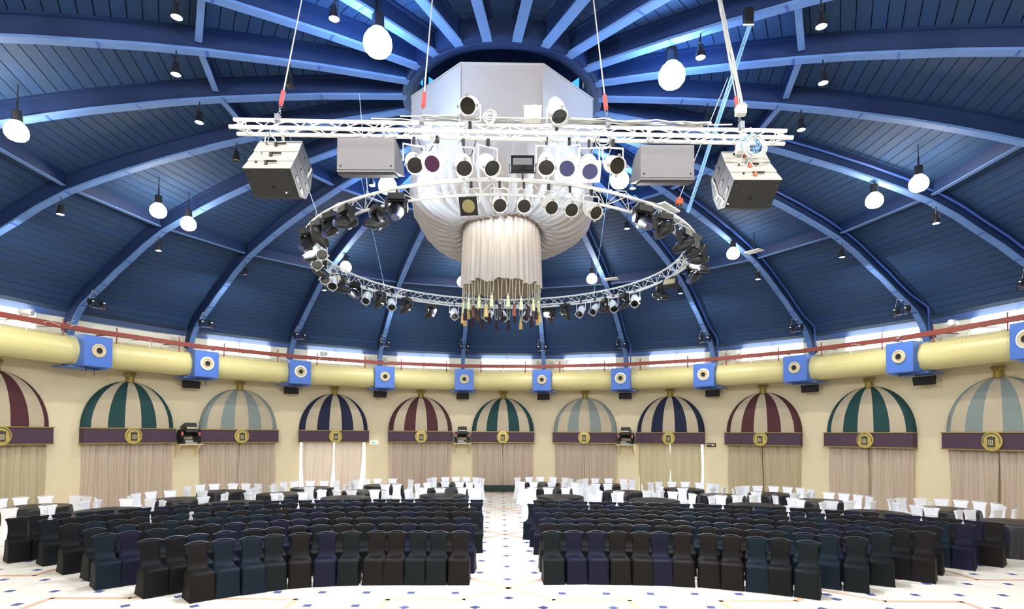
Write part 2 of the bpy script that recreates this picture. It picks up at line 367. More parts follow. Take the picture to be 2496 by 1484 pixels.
def tile_shape(mb, u0, v0):
    P = [(u0+g, v0+g), (u0+TW-g, v0+g), (u0+TW-g, v0+TL-g), (u0+g, v0+TL-g)]
    mb.add([G(u, v, -.006) for u, v in P] + [G(u, v, 0) for u, v in P], [(4,5,6,7),(0,1,5,4),(1,2,6,5),(2,3,7,6),(3,0,4,7)])
t1 = MB(); tile_shape(t1, 0, 0); org = G(0, 0); t1.v = [(x-org.x, y-org.y, z) for x, y, z in t1.v]
tms = [t1.mesh('tile', M['tile']), t1.mesh('tile', M['tile2'])]
rs = [MB(), MB()]
for k, (u0, v0, c) in enumerate(tiles):
    if k < 300:
        o = link('tile', tms[random.random() < .4], floor); p = G(u0, v0); o.location = (p.x, p.y, random.uniform(-.0006, .0006))
    else: tile_shape(rs[random.random() < .4], u0, v0)
for i in (0, 1): tag(rs[i].obj('tiles', [M['tile'], M['tile2']][i], floor), kind='stuff')
# bands of pink tile, laid proud of the field
bm_ = MB(); done = set()
def band(p, q, w=.05):
    key = tuple(round(x, 1) for x in (min(p, q) + max(p, q)))
    if key in done: return
    done.add(key); a, c = G(*p, .0035), G(*q, .0035); d = (c-a)
    if d.length < .01 or hypot(a.x, a.y) > 15: return
    d.normalize(); s_ = Vector((d.y, -d.x, 0)) * w; a = a - d*w*.4; c = c + d*w*.4; dz = Vector((0, 0, -.008))
    bm_.hexa([a-s_+dz, a+s_+dz, c+s_+dz, c-s_+dz, a-s_, a+s_, c+s_, c-s_])
for L in bands:
    for p, q in zip(L, L[1:]): band(p, q)
o = bm_.obj('pink_bands', M['pink'], floor); tag(o, kind='stuff')
# blue accents
acc = []
for j in range(-1, 4):
    for v in ((.62, 1.68, 2.75, 3.82, 4.88) if j != -1 else (4.88, )):
        for i in (-2, -1, 0, 1, 2): acc.append((i*PER, j*PER+v, pi/4))
    for v in (1.15, 2.21, 3.28, 4.35):
        for i in (-2, -1, 0, 1, 2):
            for sx in (-.54, .54): acc.append((i*PER+sx, j*PER+v, pi/4))
for v in (-.62,):
    acc.append((0, v, pi/4)); acc.append((-.54, -1.15, pi/4)); acc.append((.54, -1.15, pi/4)); acc.append((1.65, -1.15, pi/4)); acc.append((-1.65, -1.17, pi/4))
for i in range(-17, 18):
    for jv in range(-2, 20):
        u, v = i*.763 + .16 - (.0 if i > 0 else -.0), -.33 - 0*.76 + (jv)*.763
        if i < 0: u = i*.763 - .15 + .0
        um = (u + PER/2) % PER - PER/2
        if abs(um) < .86 and not (jv == 0 and abs(u) > .7): continue
        if jv < 0 and not (2.05 < abs(um) <= 2.75): continue
        acc.append((u, v, 0))
s1 = MB(); hs = .062
s1.add([(-hs, -hs, -.004), (hs, -hs, -.004), (hs, hs, -.004), (-hs, hs, -.004), (-hs, -hs, .0045), (hs, -hs, .0045), (hs, hs, .0045), (-hs, hs, .0045)], [(4,5,6,7),(0,1,5,4),(1,2,6,5),(2,3,7,6),(3,0,4,7)])
sme = s1.mesh('accent_tile', M['blue']); acc.sort(key=lambda t: (G(t[0], t[1]) - CAM).length_squared + (0 if abs(G(t[0], t[1]).x-.3) < .92*(G(t[0], t[1]).y+12.96) else 800))
ra = MB(); na = 0
for u, v, r in acc:
    p = G(u, v)
    if hypot(p.x, p.y) > 15: continue
    if na < 300:
        o = link('accent_tile', sme, floor); o.location = p; o.rotation_euler = (0, 0, r + GA); na += 1
    else:
        c, s_ = cos(r), sin(r); ra.add([(p.x + x*c - y*s_, p.y + x*s_ + y*c, z) for x, y, z in s1.v], s1.f)
if ra.v: tag(ra.obj('accent_tiles', M['blue'], floor), kind='stuff')

# ---------------------------------------------------------------- awnings, curtains
AC = {-5: 'burg', -4: 'green', -3: 'grey', -2: 'navy', -1: 'burg', 0: 'green', 1: 'grey', 2: 'navy', 3: 'burg', 4: 'green', 5: 'grey', 6: 'navy', -6: 'navy'}
CN = {'burg': 'burgundy', 'green': 'dark green', 'grey': 'grey', 'navy': 'navy'}
AW, AH, AZ, AD = 1.53, 1.68, 2.88, .36
# local frame: x along the wall, -y towards the hall, origin on the wall face
gore_m = {}
edges = [-90, -58, -32, -10.5, 10.5, 32, 58, 90]
def gore(i):
    a0, a1 = radians(edges[i]), radians(edges[i+1]); b = MB(); R_ = []
    NV, NU = 12, 5
    for v in range(NV+1):
        ph = pi/2 * v/NV * .985; R_.append([Vector((AW*sin(a0+(a1-a0)*u/NU)*cos(ph)*1.0, -AD*max(0, cos(a0+(a1-a0)*u/NU))**.35*cos(ph)**.8 - .02, AH*sin(ph))) for u in range(NU+1)])
    b.loft(R_, cap=False, close=False)
    # thickness: back sheet and rim
    R2 = [[Vector((p.x*.985, p.y + .02, p.z*.985)) for p in r] for r in R_]
    b.loft([list(reversed(r)) for r in R2], cap=False, close=False)
    b.loft([R_[0], R2[0]], cap=False, close=False)
    for e in (0, -1): b.loft([[r[e] for r in R_], [r[e] for r in R2]], cap=False, close=False)
    return b
gb = [gore(i) for i in range(7)]
def gmesh(i, key):
    if (i, key) not in gore_m: gore_m[(i, key)] = gb[i].mesh('gore', M[key], smooth=True, ang=50)
    return gore_m[(i, key)]
vb = MB(); vb.hexa([(-AW, -AD-.02, -.52), (AW, -AD-.02, -.52), (AW, 0, -.52), (-AW, 0, -.52), (-AW, -AD-.02, 0), (AW, -AD-.02, 0), (AW, 0, 0), (-AW, 0, 0)]); vme = vb.mesh('valance', M['val'])
tb = MB()
for z in (-.52, 0):
    tb.box((0, -AD-.03, z), (2*AW+.04, .03, .035))
    for s_ in (-1, 1): tb.box((s_*(AW+.005), -AD/2-.01, z), (.03, AD, .035))
tme = tb.mesh('gold_trim', M['goldt'])
for i in range(1, 7):
    a0 = radians(edges[i]); pts = [Vector((AW*sin(a0)*cos(pi/2*v/12*.985), -AD*cos(a0)**.35*cos(pi/2*v/12*.985)**.8-.035, AH*sin(pi/2*v/12*.985))) for v in range(13)]
    tb.tube(pts, .009, 3, cap=False)
db = MB(); db.lathe([(.01, 0), (.285, 0), (.295, .02), (.285, .045), (.25, .05), (.01, .055)], (0, -AD-.03, -.26), (0, -1, 0), 32); dme = db.mesh('medallion', M['gold'], smooth=True, ang=30)
eb = MB(); y = -AD - .095
eb.box((0, y, -.3), (.2, .02, .26)); eb.cur = 0
eb.add([(-.1, y-.01, -.17), (.1, y-.01, -.17), (.0, y-.01, -.1), (-.1, y+.01, -.17), (.1, y+.01, -.17), (0, y+.01, -.1)], [(0,1,2),(5,4,3),(0,3,4,1),(1,4,5,2),(2,5,3,0)])
for s_ in (-1, 1): eb.box((s_*.09, y, -.165), (.035, .02, .06))
eb.cur = 1
for s_ in (-1, 0, 1): eb.box((s_*.05, y-.012, -.29), (.028, .01, .15))
eb.box((0, y-.012, -.365), (.12, .01, .015)); eme = eb.mesh('castle_emblem', [M['emb'], M['embl']])
lb = MB()   # ring of raised letter-like ticks round the rim of the medallion
for k in range(22):
    a = radians(-100 + k*200/21); lb.box((.235*sin(a), -AD-.088, -.26+.235*cos(a)), (.022, .012, .03), Matrix.Rotation(a, 3, 'Y'))
lme = lb.mesh('rim_lettering', M['emb'])
fb = MB(); fb.lathe([(.14, -.04), (.12, .12), (.11, .17)], (0, -.1, AH), (0, 0, 1), 14)
for a in range(5):
    t = radians(-80 + a*40); c = Vector((sin(t)*.1, -.1-cos(t)*.07, AH+.17))
    fb.lathe([(.045, 0), (.055, .06), (.03, .13), (.004, .17)], c, (sin(t)*.35, -.15, 1), 7)
    fb.lathe([(.02, 0), (.03, .02), (.004, .04)], c + Vector((sin(t)*.09, 0, .1)), (sin(t), 0, .2), 6)
fme = fb.mesh('crown_finial', M['goldt'], smooth=True, ang=40)
def on_wall(name, label, cat, n, z=0, r=RW, group=None): return thing(name, label, cat, pol(r - .005, az(n), z), -az(n), group)
for n in range(-5, 7):
    key = AC[n]
    t = on_wall('dome_awning', {-5: 'burgundy and cream striped dome awning cut by the left edge', -4: 'dark green and cream striped dome awning on the left', -3: 'grey and cream striped dome awning left of navy one',
        -2: 'navy and cream striped dome awning left of the aisle', -1: 'burgundy and cream striped dome awning just left of aisle end', 0: 'dark green and cream striped dome awning at the aisle end',
        1: 'grey and cream striped dome awning just right of aisle end', 2: 'navy and cream striped dome awning right of the aisle', 3: 'burgundy and cream striped dome awning on the right',
        4: 'dark green and cream striped dome awning on the right', 5: 'grey and cream striped dome awning cut by the right edge', 6: 'navy and cream striped dome awning past the right edge'}[n], 'awning', n, AZ, group='striped dome awnings round the hall')
    for i in range(7): link('gore', gmesh(i, key if i % 2 == 0 else 'cream'), t)
    v = link('valance', vme, t); link('gold_trim', tme, v); me = link('medallion', dme, t); link('castle_emblem', eme, me); link('rim_lettering', lme, me); link('crown_finial', fme, t)
random.seed(3)
def curtain(x0, x1, z1, z0, seed, khaki=False, pinch=0.0, lean=0.0):
    rnd = random.Random(seed); b = MB(); NX = int((x1-x0)*46); rows = []
    ph = [rnd.uniform(0, 6.28) for _ in range(4)]; NZ = 9
    for j in range(NZ+1):
        t = j/NZ; r = []
        for i in range(NX+1):
            s_ = i/NX; x = x0 + (x1-x0)*s_; xc = (x0+x1)/2
            x += pinch * (xc-x) * t**1.5 + lean*t + .02*sin(5*t+ph[3]+s_*9)
            fold = .055*sin(2*pi*s_*(x1-x0)/.19 + 1.3*sin(5*s_+ph[0]) + .5*t) * (.55+.45*t) + .03*sin(2*pi*s_*3.1+ph[1]+t)
            r.append(Vector((x, -.16 + fold, z1 + (z0-z1)*t)))
        rows.append(r)
    b.loft(rows, cap=False, close=False)
    return b.mesh('curtain', M['curt2'] if khaki else M['curt'], smooth=True)
for n in range(-5, 7):
    kh = n in (-5, 3, 2)
    for s_ in (-1, 1):
        z0 = .02 if n != 0 else .27
        a, c = (-1.46, -.01) if s_ < 0 else (.01, 1.46); pin = lean = 0
        if n == -2: a, c, pin = ((-1.38, -.02) if s_ < 0 else (.03, 1.3)), None, .16; a, c = a; lean = -.03 if s_ < 0 else -.08
        if n == 2: a, c = ((-1.42, .0) if s_ < 0 else (.02, 1.38))
        o = tag(link('curtain', curtain(a, c, AZ-.5, z0, n*10+s_, kh, pin, lean)), '%s curtain, %s half, hanging under the %s' % ('khaki' if kh else 'beige', 'left' if s_ < 0 else 'right', AWN.get(n, 'navy awning past the right edge').replace(' awning', ' awning')), 'curtain', 'curtains under the dome awnings')
        o.location = pol(RW - .005, az(n), 0); o.rotation_euler = (0, 0, -az(n))
    if n in OPEN:   # door opening behind the curtain: frame and glass
        dn = on_wall('door_%d' % (n+6), '', '', n); [dn.__delitem__(k) for k in ('label', 'category') if k in dn]; tag(dn, kind='structure')
        b = MB()
        for x in (-1.44, -.48, .48, 1.44): b.box((x, .2, 1.22), (.05, .06, 2.44))
        for z in (.04, 2.42): b.box((0, .2, z), (2.9, .06, .06))
        b.obj('door_frame', M['white'], dn)
        b = MB(); b.add([(-1.4, .2, .05), (1.4, .2, .05), (1.4, .2, 2.4), (-1.4, .2, 2.4)], [(0,1,2,3)]); b.obj('glass', M['glass'], dn)
b = MB(); arc_strip(b, 14.75, RW-.03, az(0)-.1, az(0)+.1, 0, .24, 8)
tag(b.obj('low_riser', M['hem']), 'low dark green riser under the curtain at the aisle end', 'riser')
b = MB(); b.box((0, 0, 0), (.03, .03, .03))
# ---------------------------------------------------------------- duct, boxes, rail
DZ, DR = 5.29, .44
bx = MB(); bx.box((0, .55, 0), (.86, 1.1, .96)); bme = bx.mesh('box_body', M['box'])
bp_ = MB(); bp_.box((0, .85, -.5), (1.2, .8, .04)); bpm = bp_.mesh('base_plate', M['box'])
nz = MB(); nz.lathe([(.215, 0), (.215, .04), (.18, .05), (.14, .02), (.095, .05), (.085, .02), (.001, .0)], (.12*0, -.0, .02), (0, -1, 0), 24, cap=False); nzm = nz.mesh('nozzle', M['nozzle'], smooth=True, ang=40)
nh = MB(); nh.lathe([(.001, .05), (.092, .052), (.092, .02), (.001, .02)], (0, 0, .02), (0, -1, 0), 18, cap=False); nhm = nh.mesh('nozzle_throat', M['black'])
nw = MB(); nw.lathe([(.2, .0), (.25, .0), (.25, .03), (.2, .045)], (0, 0, .02), (0, -1, 0), 24, cap=False); nwm = nw.mesh('nozzle_rim', M['white'])
hk = MB(); hk.tube([(-.18, .3, -.55), (.2, .3, -.55)], .015, 5); hk.tube([(-.18, .3, -.62), (-.18, .3, -.48)], .015, 5); hk.tube([(.2, .5, -.5), (.2, .5, -.75)], .01, 5); hkm = hk.mesh('hanger_bracket', M['web'])
dseg = {}
for k in range(-6, 7):
    n = k + .5
    t = thing('duct_box', 'blue duct junction box with round air nozzle, %s' % between(n), 'duct box', pol(13.8, az(n), DZ), -az(n), 'blue duct boxes round the hall')
    for nm, me in (('box_body', bme), ('base_plate', bpm), ('hanger_bracket', hkm)): link(nm, me, t)
    q = link('nozzle', nzm, t); link('nozzle_throat', nhm, q)
    if k in (-4, -3, 1, 2, 5): link('nozzle_rim', nwm, q)
for n in range(-6, 7):
    p, q = pol(14.5, az(n-.5), DZ), pol(14.5, az(n+.5), DZ); d = (q-p).normalized(); L = (q-p).length - .86
    if 'm' not in dseg:
        b = MB(); b.lathe([(DR, -L/2), (DR, L/2)], (0, 0, 0), (1, 0, 0), 28); dseg['m'] = b.mesh('duct_body', M['duct'], smooth=True, ang=40)
        b = MB(); sp = []
        for i in range(26*12+1): a = 2*pi*i/12; sp.append((-L/2 + L*i/(26*12), (DR+.002)*cos(a), (DR+.002)*sin(a)))
        b.tube(sp, .0045, 3, cap=False); dseg['s'] = b.mesh('spiral_seam', M['seamy'])
        for s_, kk in ((-1, 'c'), (1, 'e')):
            b = MB(); b.lathe([(DR, -.03), (DR+.02, -.03), (DR+.02, .03), (DR, .03)], (s_*(L/2-.02), 0, 0), (1, 0, 0), 28, cap=False); dseg[kk] = b.mesh('end_collar', M['duct'])
    c = (p+q)/2
    t = thing('air_duct', 'yellow spiral air duct section above the %s' % AWN.get(n, 'awning past the %s picture edge' % ('left' if n < 0 else 'right')), 'duct', c, -az(n), 'yellow air duct sections')
    for nm, kk in (('duct_body', 'm'), ('spiral_seam', 's'), ('end_collar', 'c'), ('end_collar', 'e')): link(nm, dseg[kk], t)
rr = thing('cable_rail', 'red-brown steel rail running above the yellow duct', 'rail', (0, 0, 5.98))
for n in range(-7, 8):
    b = MB(); p, q = pol(14.3, az(n-.5), 0), pol(14.3, az(n+.5), 0)
    d = (q-p).normalized(); s_ = Vector((d.y, -d.x, 0)); u = Vector((0, 0, 1))
    b.hexa([p-s_*.05-u*.075, q-s_*.05-u*.075, q+s_*.05-u*.075, p+s_*.05-u*.075, p-s_*.05+u*.075, q-s_*.05+u*.075, q+s_*.05+u*.075, p+s_*.05+u*.075])
    b.obj('rail_length', M['rail'], rr)
    for k, f_ in enumerate((.22, .5, .78)):
        b = MB(); m_ = p.lerp(q, f_); o_ = m_.normalized(); b.tube([m_, m_ + o_*1.15 + u*.05], .02, 5); b.tube([m_ + u*(.22 if k != 1 else .1), m_ - u*.3], .025, 4); b.obj('rail_bracket', M['rail'] if k != 1 else M['plaster'], rr)
b = MB()
for n in range(-6, 7):
    for k in range(3):
        x0 = pol(14.2, az(n + random.uniform(-.45, .45)), random.uniform(-.06, .05)); pts = [x0 + Vector((0, 0, -.05))]
        for j in range(4): x0 = x0 + Vector((random.uniform(-.3, .3), random.uniform(-.12, .12), random.uniform(-.16, .1))); pts.append(x0)
        b.tube(pts, .01, 4)
b.obj('loose_wires', M['cable'], rr)
cb = MB(); cb.lathe([(.09, -.18), (.1, -.16), (.1, .16), (.085, .18)], (0, 0, .17), (.3, -1, -.1), 14); cbm = cb.mesh('camera_body', M['white'], smooth=True, ang=40)
cf = MB(); cf.lathe([(.001, .185), (.08, .186)], (0, 0, .17), (.3, -1, -.1), 14, cap=False); cf.tube([(0, 0, .1), (0, 0, 0)], .02, 5); cfm = cf.mesh('bracket', M['steel'])
for nn, wd in ((-4.98, 'above duct at left edge'), (.8, 'above duct near the aisle end'), (2.85, 'above duct by right burgundy awning'), (4.86, 'above duct by right grey awning'), (-2.2, 'above duct by left navy awning')):
    t = thing('security_camera', 'white cylinder camera on the red rail, ' + wd, 'camera', pol(14.3, az(nn), 6.03), -az(nn), 'cylinder cameras on the rail'); link('camera_body', cbm, t); link('bracket', cfm, t)
# small wall speakers under the duct boxes
sb = MB(); sb.hexa([(-.3, -.2, -.16), (.3, -.2, -.16), (.22, .12, -.12), (-.22, .12, -.12), (-.3, -.26, .12), (.3, -.26, .12), (.22, .12, .16), (-.22, .12, .16)]); sbm = sb.mesh('cabinet', M['spkd'])
s2 = MB(); s2.hexa([(-.27, -.215, -.135), (.27, -.215, -.135), (.27, -.205, -.135), (-.27, -.205, -.135), (-.27, -.268, .1), (.27, -.268, .1), (.27, -.255, .1), (-.27, -.255, .1)]); s2m = s2.mesh('grille', M['black'])
s3 = MB(); s3.box((0, .2, 0), (.1, .2, .12)); s3.tube([(-.33, -.05, 0), (-.33, .25, 0)], .02, 5); s3.tube([(.33, -.05, 0), (.33, .25, 0)], .02, 5); s3m = s3.mesh('wall_bracket', M['steel'])
for k in (-4, -3, -2, -1, 0, 1, 2, 3, 4):
    t = thing('wall_speaker', 'small black wall speaker under duct box %s' % between(k+.5), 'speaker', pol(15.17, az(k+.5), 4.6), -az(k+.5), 'small black wall speakers')
    for nm, me in (('cabinet', sbm), ('grille', s2m), ('wall_bracket', s3m)): link(nm, me, t)
# scanners on wall shelves
def scanner(n, label):
    sh = thing('wall_shelf', 'cream bracketed wall shelf under the stage scanner ' + label, 'shelf', pol(RW-.005, az(n), 2.3), -az(n), 'cream wall shelves')
    b = MB(); b.box((0, -.3, 0), (.84, .6, .04)); b.obj('shelf_board', M['wall'], sh)
    for s_ in (-1, 1):
        b = MB(); b.hexa([(s_*.36-.02, -.03, -.5), (s_*.36+.02, -.03, -.5), (s_*.36+.02, 0, -.5), (s_*.36-.02, 0, -.5), (s_*.36-.02, -.5, -.02), (s_*.36+.02, -.5, -.02), (s_*.36+.02, 0, -.02), (s_*.36-.02, 0, -.02)]); b.obj('shelf_bracket', M['wall'], sh)
    t = thing('stage_scanner', 'black moving-mirror stage light on wall shelf ' + label, 'stage light', pol(RW-.3, az(n), 2.325), -az(n), 'wall shelf stage lights')
    b = MB(); b.box((0, 0, .08), (.62, .46, .16)); b.obj('base', M['hd'], t)
    for s_ in (-1, 1):
        b = MB(); b.loft([[Vector((s_*.3+x, .2*cos(a), .3+.24*sin(a))) for a in [2*pi*i/14 for i in range(14)]] for x in (-.06, -.05, .05, .06)]); y_ = b.obj('yoke_arm', M['hd'], t, smooth=True, ang=40)
        b = MB(); b.box((s_*.32, -.2, .38), (.06, .02, .14)); b.obj('red_tag', M['red'], y_)
    b = MB(); R_ = Matrix.Rotation(radians(-20), 3, 'X'); b.box((0, -.02, .55), (.42, .42, .38), R_); h = b.obj('head', M['hd'], t)
    b = MB(); b.box((0, -.225, .48), (.36, .02, .06), R_); b.box((0, -.26, .6), (.36, .02, .06), R_); b.obj('vent_strip', M['nozzle'], h)
    b = MB(); b.box((-.08, -.235, .1), (.28, .01, .05)); b.box((0, -.235, .03), (.42, .01, .035)); b.obj('control_panel', M['spkl'], t)
scanner(-3.5, 'beside left green awning'); scanner(-.5, 'by the aisle-end green awning'); scanner(1.5, 'beside right navy awning')
t = on_wall('exit_sign', 'small lit green and white exit sign on cream wall by left navy awning', 'sign', -1.54, 2.33)
b = MB(); b.box((0, -.05, 0), (.34, .08, .16)); b.obj('sign_box', M['signw'], t)
b = MB(); b.box((-.06, -.094, 0), (.1, .006, .09)); b.add([(.03, -.097, .05), (.03, -.097, -.05), (.11, -.097, 0)], [(0,1,2)]); b.obj('pictogram', M['green_l'], t)
t = on_wall('notice_board', 'dark board with white pictograms beside the right navy awning', 'sign', 2.45, 2.34)
b = MB(); b.box((0, -.03, 0), (.38, .05, .16)); b.obj('board', M['spkd'], t)
b = MB(); b.box((-.1, -.058, .02), (.14, .006, .05)); b.box((.06, -.058, 0), (.1, .006, .09)); b.box((.15, -.058, 0), (.03, .006, .1)); b.obj('pictogram', M['nozzle'], t)
for n, z, wd in ((2.67, .56, 'right of the navy awning'), (4.47, .53, 'between right green and grey awnings')):
    t = on_wall('wall_socket', 'white wall socket low on cream wall ' + wd, 'socket', n, z); b = MB(); b.box((0, -.02, 0), (.2, .03, .12)); b.obj('plate', M['white'], t); b = MB(); b.box((-.045, -.037, 0), (.05, .006, .05)); b.box((.045, -.037, 0), (.05, .006, .05)); b.obj('outlet', M['spkl'], t)
# ---------------------------------------------------------------- drum, skirt, tassels
def cam_up(a): return -cos(a)      # +1 on the side facing the viewpoint
dr = thing('cloth_drum', 'large pale octagonal cloth drum gathered to a balloon under the dome', 'drapery', (0, 0, 0))
def octr(a, R=2.1):
    s_ = pi/4; t = (a + radians(22.5+1)) % s_ - s_/2; return R*cos(s_/2)/cos(t)
for k in range(8):
    a0 = k*pi/4 - radians(22.5+1) + pi/8 - pi/8; a1 = a0 + pi/4; b = MB(); R_ = []
    for j in range(5):
        z = 9.97 - 1.55*j/4; R_.append([pol(octr(a0+(a1-a0)*i/6)+.004*sin(9*i+j), a0+(a1-a0)*i/6, z) for i in range(7)])
    b.loft(R_, cap=False, close=False); b.obj('drum_panel', M['drum'], dr, smooth=True)
    b = MB(); b.tube([pol(octr(a0)+.01, a0, 9.97), pol(octr(a0)+.01, a0, 8.42)], .008, 4); b.tube([pol(octr(a0)+.01, a0, 9.97), pol(octr(a1)+.01, a1, 9.97)], .02, 5); b.obj('panel_seam', M['drum'], dr)
BP = [(1, 8.42), (1.0, 8.2), (1.0, 7.98), (.965, 7.78), (.93, 7.6), (.87, 7.43), (.79, 7.29), (.69, 7.18), (.58, 7.13), (.49, 7.17), (.43, 7.28), (.4, 7.44), (.395, 7.6)]
b = MB(); R_ = []; NA = 288
for j, (f_, z) in enumerate(BP):
    t = min(1, j/5); row = []
    for i in range(NA):
        a = 2*pi*i/NA; base = (octr(a)*(1-t) + 2.08*t) * f_
        amp = .075*min(1, j/4) * (1 if j < 10 else .5)
        w_ = i*pi*2/NA
        fo = amp*(sin(46*w_ + 2.2*sin(3*w_) + j*.12) + .5*sin(83*w_+1.3))
        lobe = .2*(-cos(a)) * max(0, min(1, (j-3)/4)) * (1 if j < 11 else 0) + .05*sin(3*a+1)*(1 if 4 < j < 11 else 0)
        row.append(pol(base*(1+.03*sin(5*a)*t) + fo*(1 if j < 9 else .4), a, z + lobe))
    R_.append(row)
b.loft(R_, cap=False); b.obj('gathered_balloon', M['drum'], dr, smooth=True)
sk = thing('skirt_curtain', 'pleated beige cloth tube hanging from the cloth drum', 'drapery', (0, 0, 0))
b = MB(); R_ = []; NA = 260
for j in range(13):
    t = j/12; z = 7.6 - 1.57*t; row = []
    for i in range(NA):
        a = 2*pi*i/NA; fo = .035*sin(34*a+1.5*sin(5*a)) + .018*sin(61*a+2) ; zz = z + (.03*sin(7*a)+.03*sin(12*a+1) if j == 12 else 0)
        row.append(pol(.84 + .045*t + fo*(.6+.5*t), a, zz))
    R_.append(row)
b.loft(R_, cap=False); b.obj('pleated_cloth', M['skirt'], sk, smooth=True)
random.seed(11); tcount = {}
TN = ['ivory', 'gold', 'brown', 'plum', 'rust']
tm = {}
def tassel_mesh(c):
    if c not in tm:
        b = MB(); b.lathe([(.012, .06), (.03, .035), (.034, .005), (.022, -.02), (.036, -.035), (.04, -.07), (.046, -.19), (.05, -.2)], n=12); tm[c] = b.mesh('tassel_fringe', M['tas'][c], smooth=True, ang=60)
    return tm[c]
cm = {}
for low in (0, 1):
    L = .42 + low*.17; b = MB(); b.tube([(-.045, 0, L), (-.03, 0, .3*L), (-.012, 0, .07)], .009, 4); b.tube([(.045, 0, L), (.03, 0, .3*L), (.012, 0, .07)], .009, 4); b.lathe([(.001, .1), (.018, .09), (.018, .06), (.001, .05)], n=6); cm[low] = b.mesh('cord_loop', M['cord'])
for i in range(34):
    a = 2*pi*i/34 + random.uniform(-.03, .03); low = i % 2; front = cos(a) < 0
    c = 0 if (not low and front) else random.choice([1, 2, 3, 4, 3]) ; zt = 6.05 + random.uniform(-.03, .02)
    side = 'front' if cos(a) < -.35 else ('back' if cos(a) > .35 else ('left side' if sin(a) < 0 else 'right side'))
    tk = (TN[c], 'low' if low else 'high', side); tcount[tk] = tcount.get(tk, 0) + 1
    t = thing('tassel', '%s %s-hung tassel, %s such at the %s of the skirt hem' % (TN[c], tk[1], ORD[tcount[tk]-1], side), 'tassel', pol(.87, a, zt - .42 - low*.17), -a + random.uniform(-.3, .3), 'curtain tassels under the skirt')
    link('tassel_fringe', tassel_mesh(c), t); link('cord_loop', cm[low], t)

# ---------------------------------------------------------------- fixtures
def cyl(b, p0, p1, r0, r1=None, n=16): b.tube([p0, p1], r0, n, rr=[r0, r1 if r1 is not None else r0])
# par can: origin at the tilt axis, pointing along -Z before turning
def par_parts():
    o = {}
    b = MB(); b.lathe([(.035, .2), (.08, .175), (.098, .12), (.1, .05), (.108, .045), (.108, .03), (.1, .025), (.1, -.05), (.107, -.055), (.107, -.07), (.1, -.075), (.1, -.19), (.112, -.195), (.112, -.21), (.1, -.21)], n=20, cap=False)
    b.lathe([(.001, .205), (.035, .2)], n=20, cap=False); o['can_body'] = b.mesh('can_body', M['par'], smooth=True, ang=40)
    b = MB(); b.lathe([(.104, -.205), (.1, -.17), (.001, -.165)], n=20, cap=False); o['lens'] = b.mesh('lens', M['lens'], smooth=True, ang=30)
    b = MB()
    for k in range(4): a = k*pi/2; b.box((.12*sin(a), .12*cos(a), -.205), (.035, .035, .02), Matrix.Rotation(-a, 3, 'Z'))
    o['gel_clip'] = b.mesh('gel_clip', M['steel'])
    for c in 'pbgs':
        b = MB(); s_ = .135; N = 24; out = []
        b.box((0, s_-.012, -.222), (2*s_, .024, .012)); b.box((0, -s_+.012, -.222), (2*s_, .024, .012)); b.box((s_-.012, 0, -.222), (.024, 2*s_, .012)); b.box((-s_+.012, 0, -.222), (.024, 2*s_, .012))
        for k in range(N):   # square plate with round hole
            a0, a1 = 2*pi*k/N, 2*pi*(k+1)/N
            def sq(a): m_ = max(abs(cos(a)), abs(sin(a))); return (s_*cos(a)/m_, s_*sin(a)/m_)
            p, q = sq(a0), sq(a1); b.add([(.098*cos(a0), .098*sin(a0), -.222), (.098*cos(a1), .098*sin(a1), -.222), (q[0], q[1], -.222), (p[0], p[1], -.222)], [(0,1,2,3)])
        o['frame_'+c] = b.mesh('gel_frame', M['black'] if c == 'g' else M['white'])
        b = MB(); b.lathe([(.001, -.218), (.1, -.218)], n=24, cap=False); o['gel_'+c] = b.mesh('gel', M[{'p': 'lensp', 'b': 'lensb', 'g': 'lensy', 's': 'lensb'}[c]])
    return o
PP = par_parts()
yk = MB(); yk.tube([(-.13, 0, 0), (-.135, 0, .22), (.135, 0, .22), (.13, 0, 0)], .012, 5); ykm = yk.mesh('yoke', M['par'])
ck = MB(); ck.box((0, 0, .27), (.035, .05, .1)); ck.tube([(0, 0, .22), (0, 0, .3)], .014, 6); ckm = ck.mesh('clamp', M['hd'])
def par(name_label, pos, aim, gel=None, up=False, yaw=None, group='par cans on the stage truss', scale=1.0):
    aim = Vector(aim).normalized()
    y = atan2(aim.x, -aim.y) if yaw is None else yaw
    t = thing('par_can', name_label, 'stage light', pos, y, group); t.scale = (scale,)*3
    la = Matrix.Rotation(-y, 3, 'Z') @ aim
    q = Vector((0, 0, -1)).rotation_difference(la)
    body = link('can_body', PP['can_body'], t); body.rotation_mode = 'QUATERNION'; body.rotation_quaternion = q
    link('lens', PP['lens'], body); link('gel_clip', PP['gel_clip'], body)
    if gel: link('gel_frame', PP['frame_'+gel], body); link('gel', PP['gel_'+gel], body)
    for nm, me in (('yoke', ykm), ('clamp', ckm)):
        o = link(nm, me, t)
        if up: o.rotation_euler = (pi, 0, 0)
    return t
PS = [((-.95, -5.81, 6.11), (-1.05, -5.61, 6.36), None), ((-.73, -5.81, 6.14), (-.66, -5.61, 6.36), 'p'), ((-.33, -5.81, 6.07), (-.39, -5.61, 6.36), None), ((.03, -5.81, 6.07), (-.12, -5.61, 6.36), None),
      ((.7, -5.81, 6.08), (.72, -5.61, 6.39), None), ((.96, -5.81, 6.08), (1.05, -5.61, 6.38), 'b'), ((1.25, -5.81, 6.04), (1.26, -5.61, 6.37), 's'), ((1.59, -5.81, 6.12), (1.54, -5.61, 6.3), None)]
